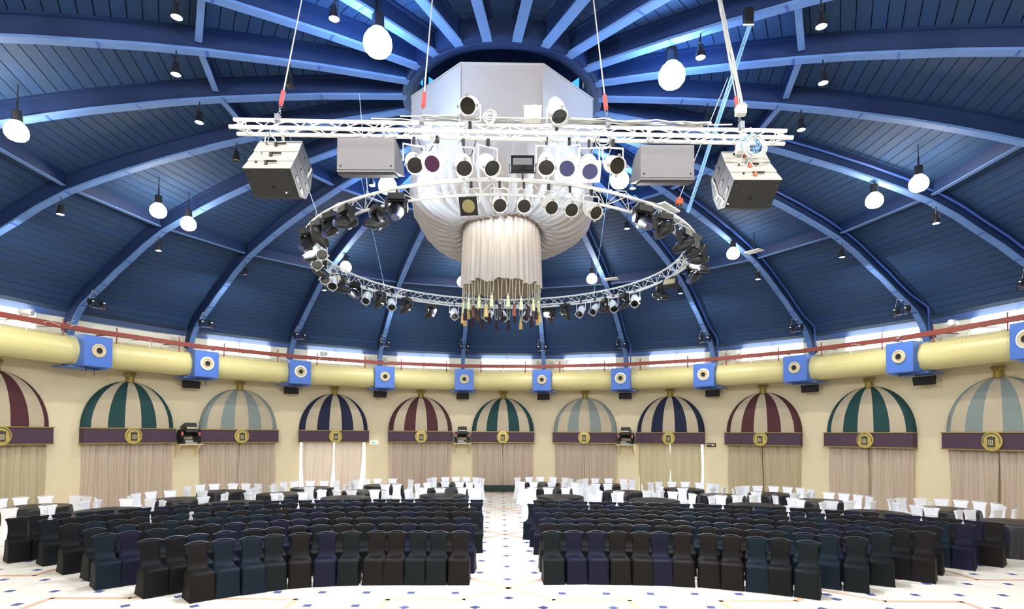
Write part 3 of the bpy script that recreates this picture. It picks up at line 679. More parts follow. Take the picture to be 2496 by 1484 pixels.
PL = ['white par can under the stage truss, leftmost of the hanging cans', 'white par can with purple gel in a white frame', 'white par can with black lens right of the purple-gel can', 'white par can tilted right beside the centre gap of stage truss',
      'white par can with black lens left of the blue-gel can', 'white par can with blue gel in tilted white frame', 'white par can with violet-grey gel in square white frame', 'white par can aimed down right, rightmost under the stage truss']
for (l, r, g_), lb_ in zip(PS, PL):
    l, r = Vector(l), Vector(r); a = (l-r) ; a.y -= .12; par(lb_, (l+r)/2 + Vector((0, .04, -.01)), a, g_)
for l, r, lb_ in (((-.29, -5.81, 6.89), (-.26, -5.61, 7.05), 'white par can standing above stage truss, lens toward the viewer'), ((.87, -5.81, 6.74), (.81, -5.61, 7.1), 'white par can standing above stage truss, pointing down')):
    l, r = Vector(l), Vector(r); a = l-r; a.y -= .05; par(lb_, (l+r)/2 + Vector((0, .04, 0)), a, None, True)
# straight truss
F0, F1, T0, T1, B0, B1 = (Vector(v) for v in ((-3.33, -5.78, 6.62), (3.82, -5.78, 6.50), (-3.39, -5.55, 6.84), (3.85, -5.55, 6.71), (-3.34, -5.55, 6.65), (3.82, -5.55, 6.54)))
tr = thing('stage_truss', 'long straight white triangular truss hung across the stage front', 'truss', (0, 0, 0))
for a, c in ((F0, F1), (T0, T1), (B0, B1)):
    b = MB(); b.tube([a, c], .026, 10); b.obj('chord', M['truss'], tr)
for (a0, a1), (c0, c1) in (((F0, F1), (T0, T1)), ((F0, F1), (B0, B1)), ((T0, T1), (B0, B1))):
    b = MB(); N = 30; pts = []
    for i in range(N+1): t = i/N; pts.append(a0.lerp(a1, t) if i % 2 == 0 else c0.lerp(c1, t))
    b.tube(pts, .0085, 5); b.obj('lattice', M['truss'], tr)
for t in (.02, .27, .5, .75, .98):
    p, q, r = F0.lerp(F1, t), T0.lerp(T1, t), B0.lerp(B1, t); b = MB(); b.tube([p, q, r, p], .012, 5); b.obj('end_frame', M['truss'], tr)
random.seed(5)
def wiggle(a, c, n, amp, sag=0.0):
    return [a.lerp(c, i/n) + Vector((0, random.uniform(-amp, amp), random.uniform(-amp, amp) - sag*sin(pi*i/n))) for i in range(n+1)]
for k in range(5):
    b = MB(); t0, t1 = random.uniform(.25, .4), random.uniform(.7, .9); b.tube(wiggle(T0.lerp(T1, t0)+Vector((0, -.03*k, .04)), T0.lerp(T1, t1)+Vector((0, -.03*k, .03)), 22, .018), .009, 5)
    tag(b.obj('power_cable', M['cable']), 'pale power cable, %s of five running along the stage truss' % ORD[k], 'cable', 'cables along the stage truss')
for k, (t0, L, dx) in enumerate(((.33, .2, .25), (.36, .28, .35), (.41, .25, .2), (.56, .3, .2), (.62, .22, .25), (.66, .2, .2))):
    p = B0.lerp(B1, t0); b = MB(); b.tube([p, p+Vector((dx*.3, -.03, -L)), p+Vector((dx*.7, -.03, -L)), p+Vector((dx, 0, -.02))], .006, 5); b.obj('lamp_lead', M['cable'] if k % 2 else M['hd'], tr)
def jbox(lb_, c, d, m_='white'):
    t = thing('junction_box', lb_, 'junction box', c); b = MB(); b.box((0, 0, 0), d); b.obj('housing', M[m_], t); b = MB(); b.box((0, 0, d[2]/2+.012), (d[0]*1.06, d[1]*1.06, .03)); b.obj('lid', M[m_], t); b = MB(); b.tube([(-.02, 0, d[2]/2), (-.02, 0, d[2]/2+.07), (.06, 0, d[2]/2+.07), (.06, 0, d[2]/2)], .01, 5); b.obj('gland_cable', M['cable'], t)
jbox('white junction box on top of the stage truss near its middle', (.53, -5.62, 6.86), (.22, .14, .14))
jbox('small white box on the truss behind the left par cans', (-.83, -5.72, 6.56), (.1, .08, .12)); jbox('small white box below the truss by its right-centre cans', (.66, -5.7, 6.53), (.09, .08, .09))
jbox('white box at the foot of the right hoist cable', (3.21, -5.66, 6.9), (.12, .1, .08)); jbox('white box above the right line array', (3.2, -5.72, 6.38), (.13, .1, .08))
# coiled cable
for c, R_, n_, m_, lb_ in (((-.02, -5.7, 6.8), .07, 4, 'white', 'coil of white cable on the stage truss above the centre'), ((3.27, -5.95, 6.28), .13, 9, 'cable', 'tangled coil of grey cable over the right line array'), ((3.27, -5.85, 6.38), .1, 5, 'cableb', 'coil of blue cable at the truss above right line array'), ((1.47, -5.62, 6.55), .1, 4, 'cable', 'coil of grey cable behind the truss right of centre')):
    b = MB()
    for k in range(n_):
        ax, sq_ = random.uniform(-.3, .3), random.uniform(.7, 1.1); off = Vector([random.uniform(-.03, .03) for _ in range(3)])
        b.tube([Vector(c)+off+Vector((R_*sq_*cos(t), R_*.5*sin(t)*ax, R_*sin(t))) for t in [2*pi*i/18 for i in range(19)]], .007, 5, cap=False)
    tag(b.obj('cable_coil', M[m_]), lb_, 'cable')
# hoist cables
for (bt, tp), lb_ in zip([((-2.79, -5.6, 6.81), (-3.04, -4.1, 9.8)), ((-.91, -5.6, 6.79), (-1.0, -4.1, 9.8)), ((1.51, -5.6, 6.76), (1.5, -4.1, 9.8)), ((3.24, -5.6, 6.73), (3.45, -4.1, 9.8))],
        ['leftmost steel hoist cable with red sleeve holding the stage truss', 'hoist cable with red sleeve left of the cloth drum', 'hoist cable with red sleeve right of the cloth drum', 'rightmost hoist cable with red sleeve and bundled wires']):
    bt, tp = Vector(bt), Vector(tp); u = (tp-bt).normalized(); t = thing('hoist_cable', lb_, 'cable', bt, 0, 'hoist cables of the stage truss')
    b = MB(); b.tube([u*.34, tp-bt], .010, 6); b.obj('steel_rope', M['cable'], t)
    b = MB(); b.tube([u*.33, u*.6], .03, 10); b.obj('red_sleeve', M['red'], t)
    b = MB()
    for k in range(4):
        c = u*(.07+.07*k); v_ = Vector((.022, 0, 0)) if k % 2 else Vector((0, .022, 0)); b.tube([c-u*.04, c+v_, c+u*.04, c-v_, c-u*.04], .006, 5)
    b.box((0, 0, .02), (.06, .08, .09)); b.obj('turnbuckle', M['steel'], t)
b = MB()
for k in range(4):
    p, q = Vector((3.26+.015*k, -5.58, 6.9)), Vector((3.5+.02*k, -3.9, 10.0)); b.tube(wiggle(p, q, 12, .014), .009, 5)
tag(b.obj('cable_bundle', M['cable']), 'bundle of grey cables running up beside the rightmost hoist', 'cable')
b = MB()
for k in range(4): b.tube(wiggle(Vector((3.38+.02*k, -2.75+.02*k, 6.75)), Vector((4.2+.02*k, -3.49, 9.62)), 10, .016), .008, 5)
tag(b.obj('cable_bundle', M['cableb']), 'bundle of blue cables from the rib down to the ring truss', 'cable')
t = thing('rib_bracket', 'black cable bracket bolted under the rib over the blue bundle', 'bracket', (4.2, -3.5, 9.62)); b = MB(); b.box((0, 0, .14), (.14, .12, .24)); b.obj('plate', M['hd'], t); b = MB(); b.tube([(-.09, 0, 0), (.09, 0, 0)], .02, 8); b.obj('pin', M['steel'], t)
for bt, tp, lb_ in (((-3.23, 2.5, 6.72), (-3.76, 1.24, 10.0), 'thin bright hanger cable at far left of the ring truss'), ((2.54, 3.3, 6.72), (2.9, 2.34, 10.1), 'thin bright hanger cable at far right of the ring truss'), ((-2.13, -3.6, 6.72), (-3.09, -.73, 10.1), 'short hanger cable with shackle at near left of ring truss'), ((-3.3, -2.6, 6.72), (-5.1, .45, 9.9), 'thin grey hanger cable left of the ring truss'), ((3.15, -2.7, 6.72), (4.6, -1.5, 9.98), 'thin grey hanger cable right of the ring truss')):
    bt, tp = Vector(bt), Vector(tp); u = (tp-bt).normalized(); t = thing('hanger_cable', lb_, 'cable', bt, 0, 'hanger cables of the ring truss')
    b = MB(); b.tube([u*.1, tp-bt], .008, 5); b.obj('wire', M['cableb'] if bt.y > 0 else M['cable'], t); b = MB(); b.lathe([(.02, 0), (.03, .05), (.012, .2)], (0, 0, -.05), u, 8); b.obj('shackle', M['steel'], t)
# line arrays
def line_array(lb_, xm0, xm1, dx, side):
    P = [(-5.46, 6.60), (-5.70, 6.33), (-5.95, 6.09), (-6.16, 5.90)]; Q = [(-5.06, 6.40), (-5.24, 6.06), (-5.5, 5.81), (-5.84, 5.69)]
    t = thing('line_array', lb_, 'loudspeaker', (0, 0, dx)); w0, w1 = .29, .29
    for i in range(3):
        def pt(y, z, s_, k): return Vector((xm0 + (xm1-xm0)*k/3 + s_*.285, y, z))
        g_ = .006; a, c, e, f_ = P[i], P[i+1], Q[i+1], Q[i]
        b = MB(); vs = []
        for s_ in (-1, 1):
            for (y, z), k, sh in ((a, i, -g_), (c, i+1, g_), (e, i+1, g_), (f_, i, -g_)): vs.append(pt(y, z+sh, s_, k))
        b.add(vs, [(0,1,2,3),(7,6,5,4),(0,4,5,1),(1,5,6,2),(2,6,7,3),(3,7,4,0)]); cbt = b.obj('cabinet', M['spkd'], t)
        n_ = Vector((0, -(a[1]-c[1]), -(c[0]-a[0])*-1)).normalized(); n_ = Vector((0, (c[1]-a[1]), (a[0]-c[0]))).normalized()
        b = MB(); A = [pt(a[0], a[1]-g_*1.6, -1, i), pt(a[0], a[1]-g_*1.6, 1, i), pt(c[0], c[1]+g_*1.6, 1, i+1), pt(c[0], c[1]+g_*1.6, -1, i+1)]
        off = n_*.012; b.add([p + off for p in A] + [p - off*.2 for p in A], [(0,1,2,3),(4,7,6,5),(0,4,5,1),(1,5,6,2),(2,6,7,3),(3,7,4,0)]); b.obj('rear_panel', M['spkl'], cbt)
        m_ = (A[0]+A[1]+A[2]+A[3])/4 + n_*.02
        b = MB(); b.box(m_+Vector((.03, 0, .03)), (.14, .02, .02)); b.obj('connector_slot', M['black'], cbt)
        for v_ in ((-.15, 0, .02), (-.17, 0, -.04)): b = MB(); b.box(m_+Vector(v_), (.02, .02, .02)); b.obj('rivet', M['black'], cbt)
        b = MB(); b.tube([m_+Vector((-.02, 0, -.02)), m_+Vector((-.02, -.05, .05)), m_+Vector((-.12, -.08, .14)), m_+Vector((-.16, -.04, .02))], .009, 6); b.obj('patch_cable', M['cable'], cbt)
        b = MB(); b.box(m_+Vector((-.02, -.02, 0)), (.03, .04, .05)); b.obj('plug', M['orange'] if side < 0 else M['hd'], cbt)
        b = MB(); sx = .287*side
        for fa, fb_ in ((.2, .42), (.55, .8)):
            mm = Vector((xm0 + (xm1-xm0)*(i+.5)/3 + sx, (a[0]+c[0])/2*(1-fb_)+(e[0]+f_[0])/2*fb_, (a[1]+c[1])/2*(1-fb_)+(e[1]+f_[1])/2*fb_)); b.box(mm, (.012, .08, .07), Matrix.Rotation(radians(-40), 3, 'X'))
        b.obj('handle_recess', M['black'], cbt)
    # underside details
    y0, z0 = P[3]; y1, z1 = Q[3]; b = MB(); mm = Vector((xm1, (y0+y1)/2, (z0+z1)/2)); nd = Vector((0, z1-z0, -(y1-y0))).normalized()
    b.lathe([(.03, 0), (.03, .01)], mm + Vector((0, -.03, .035)) , nd, 10); b.lathe([(.022, 0), (.022, .01)], mm + Vector((0, .05, -.05)), nd, 10); b.obj('fly_hole', M['black'], t)
    b = MB()
    for sx in (-1, 1):
        for f_ in (.15, .85): b.lathe([(.016, 0), (.016, .008)], Vector((xm1+sx*.24, y0+(y1-y0)*f_, z0+(z1-z0)*f_)), nd, 8)
    b.obj('corner_bolts', M['hd'], t)
    b = MB(); c = xm0 + .29*side; pts = [Vector((c+.02*side, -5.2, 6.35)), Vector((c+.03*side, -5.35, 6.18)), Vector((c+.02*side-.03, -5.5, 6.0)), Vector((c+.03*side-.04, -5.7, 5.87)), Vector((c+.02*side-.05, -5.9, 5.72))]; b.tube(pts, .012, 5); b.obj('safety_wire', M['cable'], t)
    b = MB(); b.tube([(xm0, -5.4, 6.78-dx), (xm0, -5.4, 6.5)], .02, 6); b.tube([(xm0-.06, -5.62, 6.72-dx), (xm0-.12, -5.6, 6.5), (xm0+.1, -5.6, 6.52), (xm0+.04, -5.62, 6.72-dx)], .01, 5); b.obj('hanging_strap', M['cable'], t)
line_array('left hanging cluster of three black line-array cabinets with pale rear panels', -2.8, -2.68, 0.0, 1)
line_array('right hanging cluster of three black line-array cabinets with orange plugs', 3.31, 3.215, -.12, -1)
def sub(lb_, x0, x1, z1, z0, side):
    t = thing('hanging_subwoofer', lb_, 'loudspeaker', (0, 0, 0)); y = -5.66; b = MB(); s_ = .22
    xa, xb = (x0, x1)
    b.hexa([(xa, y, z0), (xb, y, z0), (xb - (0 if side < 0 else -.05), y+.4, z0+.12), (xa - (.05 if side < 0 else 0), y+.4, z0+.12), (xa, y, z1), (xb, y, z1), (xb, y+.4, z1), (xa, y+.4, z1)]); b.obj('cabinet', M['spk'], t)
    b = MB(); b.box(((xa+xb)/2, y-.008, (z0+z1)/2+.01), (xb-xa-.02, .014, z1-z0-.03)); g_ = b.obj('grille', M['spk'], t)
    b = MB()
    for sx in (xa+.05, xb-.05): b.lathe([(.012, 0), (.01, .01)], (sx, y-.014, z0+.07), (0, -1, 0), 8)
    b.obj('grille_screw', M['hd'], g_); b = MB(); b.box(((xa+xb)/2, y+.14, z0+.02), (xb-xa-.02, .26, .03), Matrix.Rotation(radians(16), 3, 'X')); b.obj('bottom_plate', M['spkd'], t)
    b = MB()
    for sx in (xa+.08, xb-.12): b.tube([(sx, y+.1, z1), (sx, y+.1, z1+.05)], .012, 6)
    b.obj('hanging_hook', M['steel'], t)
sub('grey box loudspeaker hanging under left half of the stage truss', -1.99, -1.24, 6.54, 6.1, 1); sub('grey box loudspeaker hanging under right half of the stage truss', 1.91, 2.61, 6.46, 6.01, -1)
# ring truss
rt = thing('ring_truss', 'large circular white truss ring hanging round the cloth drum', 'truss', (0, 0, 6.62)); NR = 96
CH = [(4.26, 0.0), (4.03, .13), (4.03, -.12)]
for r, z in CH:
    for k in range(8):
        b = MB(); b.tube([pol(r, 2*pi*(k+i/12)/8, z) for i in range(13)], .024, 8); b.obj('chord', M['truss'], rt, smooth=True)
for (r0, z0), (r1, z1) in ((CH[0], CH[1]), (CH[0], CH[2]), (CH[1], CH[2])):
    b = MB(); b.tube([pol(r0, 2*pi*i/NR, z0) if i % 2 == 0 else pol(r1, 2*pi*i/NR, z1) for i in range(NR+1)], .009, 4, cap=False); b.obj('lattice', M['truss'], rt)
for k in range(8):
    a = 2*pi*k/8; b = MB(); b.tube([pol(*CH[0][:1], a, 0), pol(4.03, a, .13), pol(4.03, a, -.12), pol(4.26, a, 0)], .016, 5); b.obj('joint_frame', M['truss'], rt)
for k, (a0, a1, m_, wd) in enumerate(((100, 160, 'cable', 'right near side'), (104, 155, 'cable', 'right near side'), (-150, -70, 'cable', 'left side'), (-140, -80, 'cableb', 'left side'), (112, 150, 'cableb', 'right near side'))):
    b = MB(); n_ = 26; b.tube([pol(4.1+random.uniform(-.06, .06), radians(a0+(a1-a0)*i/n_), 6.72+random.uniform(-.03, .05)) for i in range(n_+1)], .01, 5)
    tag(b.obj('power_cable', M[m_]), 'loose %s cable lying along the %s of ring truss, %s of five' % ('grey' if m_ == 'cable' else 'blue', wd, ORD[k]), 'cable', 'cables along the ring truss')
RING = [('par',-175.1,4.37,'g'),('par',179.1,4.46,''),('par',174.1,4.49,''),('par',168.9,4.55,''),('par',164.3,4.56,''),('par',159.4,4.53,''),('par',-119.5,3.93,''),('par',-109.1,3.85,''),('par',-92.5,3.82,''),('par',-84.5,3.71,''),('par',-62.6,3.86,''),('par',-50,3.62,''),('par',-21.6,3.94,''),('par',-6.6,3.33,''),('par',-0.8,3.75,''),('par',9.5,3.5,''),('par',33.3,3.89,''),('par',39.8,3.94,''),('par',48.6,3.93,''),('par',59.8,3.91,''),('mh',-158.5,4.49,''),('mh',-144.1,4.33,''),('mh',-138.2,4.41,''),('mh',-131.4,4.25,''),('mh',-124.5,4.36,''),('mh',-114.5,4.06,''),('mh',-98.4,3.98,''),('mh',-77.4,3.99,''),('mh',-70.2,3.7,''),('mh',-55.8,3.85,''),('mh',-42.8,3.49,''),('mh',-30.3,4.26,''),('mh',18.5,4.23,''),('mh',26.2,3.74,''),('mh',44,4.07,''),('mh',54.4,3.94,''),('mh',70.2,4.22,''),('mh',145.5,4.5,''),('mh',138.1,4.45,''),('mh',125.1,4.2,''),('mh',119.5,4.28,''),('mh',111,4.28,''),('mh',103.7,4.3,''),('mh',94.3,4.3,''),('mh',-150,4,'')]
mb1 = MB(); mb1.box((0, 0, .06), (.26, .2, .1)); mbm = mb1.mesh('fixture_base', M['hd'])
def mh_parts():
    o = {}
    b = MB()
    for s_ in (-1, 1): b.loft([[Vector((s_*x, .055*cos(t), -.06+.11*sin(t))) for t in [2*pi*i/12 for i in range(12)]] for x in (.135, .15, .17, .178)])
    b.box((0, 0, .015), (.34, .1, .05)); o['yoke'] = b.mesh('yoke', M['hd'], smooth=True, ang=40)
    b = MB(); b.loft([[Vector((r*cos(t), r*.85*sin(t), z)) for t in [2*pi*i/16 for i in range(16)]] for r, z in ((.01, .21), (.07, .19), (.11, .12), (.128, .03), (.125, -.06), (.1, -.14), (.075, -.2), (.07, -.22))]); o['head'] = b.mesh('head', M['hd'], smooth=True, ang=60)
    b = MB(); b.lathe([(.001, -.222), (.062, -.225), (.066, -.21)], n=16, cap=False); o['lens'] = b.mesh('lens', M['lensb'])
    b = MB(); b.box((0, -.112, .03), (.1, .006, .018)); b.box((.09, -.075, -.02), (.006, .03, .03)); o['tag'] = b.mesh('bright_label', M['signw'])
    return o
MH = mh_parts(); ci = {}
random.seed(21)
for kind, ad, r, g_ in RING:
    a = radians(ad); r = min(max(r, 3.98), 4.28); wd = ('near' if cos(a) < -.75 else 'far' if cos(a) > .6 else 'left' if sin(a) < 0 else 'right')
    ci[(kind, wd)] = ci.get((kind, wd), 0) + 1; od = ORD[ci[(kind, wd)]-1]
    if kind == 'par':
        near = wd == 'near'; aim = Vector((-sin(a)*.25 + random.uniform(-.2, .2) + (.25 if near and sin(a) > .15 else 0), -.8 if near else -.55, -.55 if near else -.5))
        par('white par can on ring truss, %s fixture along its %s side%s' % (od, wd, ', black gel frame' if g_ else ''), pol(r, a, 6.27), aim, 'g' if g_ else None, group='par cans on the ring truss')
    else:
        t = thing('moving_head_light', 'black moving-head light on ring truss, %s along its %s side' % (od, wd), 'stage light', pol(r, a, 6.4), -a + random.uniform(-.6, .6), 'moving-head lights on the ring truss')
        link('fixture_base', mbm, t); y_ = link('yoke', MH['yoke'], t)
        h = link('head', MH['head'], t); h.location = (0, 0, -.14); h.rotation_euler = (random.choice([-1, 1])*random.uniform(.7, 1.5), 0, 0); link('lens', MH['lens'], h); link('bright_label', MH['tag'], h); link('clamp', ckm, t).location = (0, 0, -.14)
def flood(lb_, p, rz, w_, lit):
    t = thing('flood_light', lb_, 'stage light', p, rz); R_ = Matrix.Rotation(radians(-25), 3, 'X'); b = MB(); b.box((0, 0, 0), (w_, .16, .2), R_); b.obj('housing', M['hd'], t)
    b = MB(); b.box((0, -.085, 0), (w_-.06, .01, .14), R_); b.obj('glass', M['nozzle' if lit else 'spk'], t); b = MB(); b.tube([(-w_/2-.02, 0, 0), (-w_/2-.02, 0, -.14), (w_/2+.02, 0, -.14), (w_/2+.02, 0, 0)], .01, 5); b.tube([(0, 0, -.14), (0, 0, -.24)], .014, 6); b.obj('bracket', M['hd'], t)
flood('wide black flood light standing on near edge of the ring truss', (.42, -4.15, 6.93), 0, .36, 0); flood('flood light with pale glass at right of the ring truss', (4.05, .8, 6.42), -.6, .34, 1); flood('small flood light with pale glass at left of the ring truss', (-3.95, .55, 6.42), .7, .24, 1)
t = thing('mounting_plate', 'white steel plate lying along near right of ring truss', 'plate', pol(4.15, radians(133), 6.78), -radians(133)); b = MB(); b.box((0, 0, 0), (.55, .16, .03)); b.obj('sheet', M['white'], t); b = MB(); b.box((0, 0, .025), (.1, .1, .02)); b.obj('clamp_pad', M['steel'], t)
t = thing('beacon_lamp', 'small orange-red beacon lamp on the ring truss by the blue bundle', 'lamp', pol(4.25, radians(130), 6.87)); b = MB(); b.lathe([(.05, 0), (.07, .03), (.075, .09), (.04, .13), (.001, .14)], n=12); b.obj('orange_dome', M['orange'], t, smooth=True); b = MB(); b.lathe([(.05, -.04), (.06, 0)], n=12); b.obj('base', M['hd'], t)

# ---------------------------------------------------------------- high-bay lamps and spots on the ribs
hb = MB(); hb.lathe([(.05, .42), (.085, .4), (.09, .26), (.1, .18), (.001, .18)], n=20, cap=False); hbm = hb.mesh('ballast_housing', M['hd'], smooth=True, ang=50)
bl = MB(); bl.lathe([(.001, .18), (.09, .17), (.15, .12), (.19, .05), (.2, -.02), (.19, -.09), (.14, -.155), (.07, -.185), (.001, -.195)], n=24, cap=False); blc, blw = bl.mesh('bright_lens', M['bulbc'], smooth=True), bl.mesh('bright_lens', M['bulbw'], smooth=True)
HB = [((-2.14, -3.01), 1, 'left of the cloth drum top'), ((3.29, -2.14), 1, 'right of the cloth drum top'), ((-3.23, 2.7), 1, 'low left beside the cloth drum'), ((3.11, 2.36), 1, 'low right beside the cloth drum'),
      ((-9.49, -1.9), 0, 'by left edge, lower of two'), ((-9.5, -2.75), 0, 'by left edge, upper of two'), ((-9.25, 2.2), 0, 'over left green awning, left of two'), ((-8.98, 3.15), 0, 'over left green awning, right of two'), ((-5.76, 7.4), 0, 'over left navy awning'),
      ((-1.76, 9.26), 0, 'just left of the hanging tassels'), ((3.23, 8.82), 0, 'over the mid grey awning'), ((7.43, 5.71), 0, 'over right burgundy awning'), ((9.68, .28), 0, 'near the right edge, upper of two'), ((9.35, 1.4), 0, 'near the right edge, lower of two')]
for (x, y), cool, wd in HB:
    r = hypot(x, y); z = zprof(r) - .5; t = thing('high_bay_lamp', 'bright %s high-bay lamp under a rib, %s' % ('bluish' if cool else 'warm white', wd), 'lamp', (x, y, z), 0, 'high-bay lamps under the dome'); t.scale = (1.25,)*3 if cool else (1, 1, 1)
    link('ballast_housing', hbm, t); link('bright_globe', blc if cool else blw, t); b = MB(); b.tube([(0, 0, .28), (0, 0, .62)], .02, 6); b.tube([(0, 0, .6), (0, 0, 1.02)], .012, 4); b.obj('hanging_rod', M['hd'], t)
for (x, y), wd in (((-2.5, -7.5), 'left of centre'), ((2.5, -7.5), 'right of centre'), ((-7, -6.5), 'far left'), ((7, -6.5), 'far right')):   # the rest of the ring, behind the picture
    r = hypot(x, y); t = thing('high_bay_lamp', 'high-bay lamp overhead near the stage truss, out of the picture, ' + wd, 'lamp', (x, y, zprof(r)-.5), 0, 'high-bay lamps under the dome'); link('ballast_housing', hbm, t); link('bright_globe', blw, t)
sp = MB(); sp.lathe([(.03, .2), (.055, .18), (.06, .08), (.085, .03), (.09, -.05), (.085, -.05), (.06, .0)], n=14, cap=False); spm = sp.mesh('spot_housing', M['hd'], smooth=True, ang=50)
sl = MB(); sl.lathe([(.001, -.035), (.082, -.04)], n=14, cap=False); slm, sld = sl.mesh('lit_lens', M['spot']), sl.mesh('dark_lens', M['lens'])
st = MB(); st.tube([(0, 0, .18), (0, 0, .42)], .014, 5); st.tube([(-.09, 0, .05), (-.1, 0, .22), (.1, 0, .22), (.09, 0, .05)], .009, 4); stm = st.mesh('stem', M['hd'])
SP = [(r, n) for r, L in ((6.5, [-8.5, -7.5, -6.5, -5.5, -4.5, -2.5, -1.5, 1.5, 2.5, 5.5, 6.5, 7.5, 8.5]), (11.2, [-5.5, -4.5, -3.5, -2.5, 2.5, 3.5, 4.5, 5.5]), (4.55, [-9.5, -7.5, -3.5, 6.5, 8.5, 3.5])) for n in L]
DARK = {(6.5, -5.5), (4.55, -7.5), (11.2, -3.5)}
for r, n in SP:
    z = zprof(r) - .42; dk = (r, n) in DARK
    t = thing('rib_spotlight', '%s spotlight on a stem under the %s rib %s of the drum, %s ring' % ('unlit black' if dk else 'small lit', ORD[int(abs(n)+.5)-1], 'left' if n < 0 else 'right', {6.5: 'middle', 11.2: 'outer', 4.55: 'inner'}[r]), 'spotlight', pol(r, az(n), z), -az(n), 'spotlights under the ribs')
    h = link('spot_housing', spm, t); link('dark_lens' if dk else 'lit_lens', sld if dk else slm, h); link('stem', stm, t)
# pairs of black cans near the rib feet
for k in range(-5, 6):
    n = k + .5; t = thing('twin_spot_bar', 'twin black spotlights at the rib foot %s' % between(n), 'spotlight', pol(14.05, az(n), 6.83), -az(n), 'twin black spotlights at the rib feet')
    b = MB(); b.tube([(-.26, -.05, .12), (.26, -.05, .12)], .014, 5); b.tube([(0, -.05, .12), (0, 0, .32)], .014, 5); b.obj('bar', M['hd'], t)
    for s_ in (-1, 1):
        b = MB(); b.lathe([(.04, .13), (.09, .1), (.1, 0), (.1, -.12), (.108, -.13)], (s_*.17, -.1, -.02), (0, .55, .8), 14, cap=False); c_ = b.obj('can', M['hd'], t, smooth=True, ang=50)
        b = MB(); b.lathe([(.001, -.1), (.1, -.11)], (s_*.17, -.1, -.02), (0, .55, .8), 14, cap=False); b.obj('lens', M['lensb'], c_)
        b = MB(); b.box((s_*.17, -.2, .03), (.06, .01, .02)); b.obj('bright_label', M['signw'], c_)
    b = MB(); b.tube([(.02, -.05, .3), (-.14, -.1, .38), (-.22, -.08, .1), (-.1, -.12, -.16), (.14, -.12, -.14)], .007, 5); b.obj('lead', M['cable'], t)
for p, rz, wd in (((3.96, 8.75, 8.68), -.4, 'over the mid grey awning'), ((7.97, 5.36, 8.66), -.95, 'over right burgundy awning')):
    t = thing('ceiling_panel', 'pale square panel fixed under the blue roof ' + wd, 'panel', p, rz); b = MB(); b.box((0, 0, 0), (.5, .3, .03)); b.obj('plate', M['spkl'], t); b = MB(); b.tube([(0, 0, 0), (0, 0, .6)], .02, 5); b.obj('hanger', M['hd'], t)
for n, wd in ((4.2, 'upper'), (4.45, 'lower')): pass
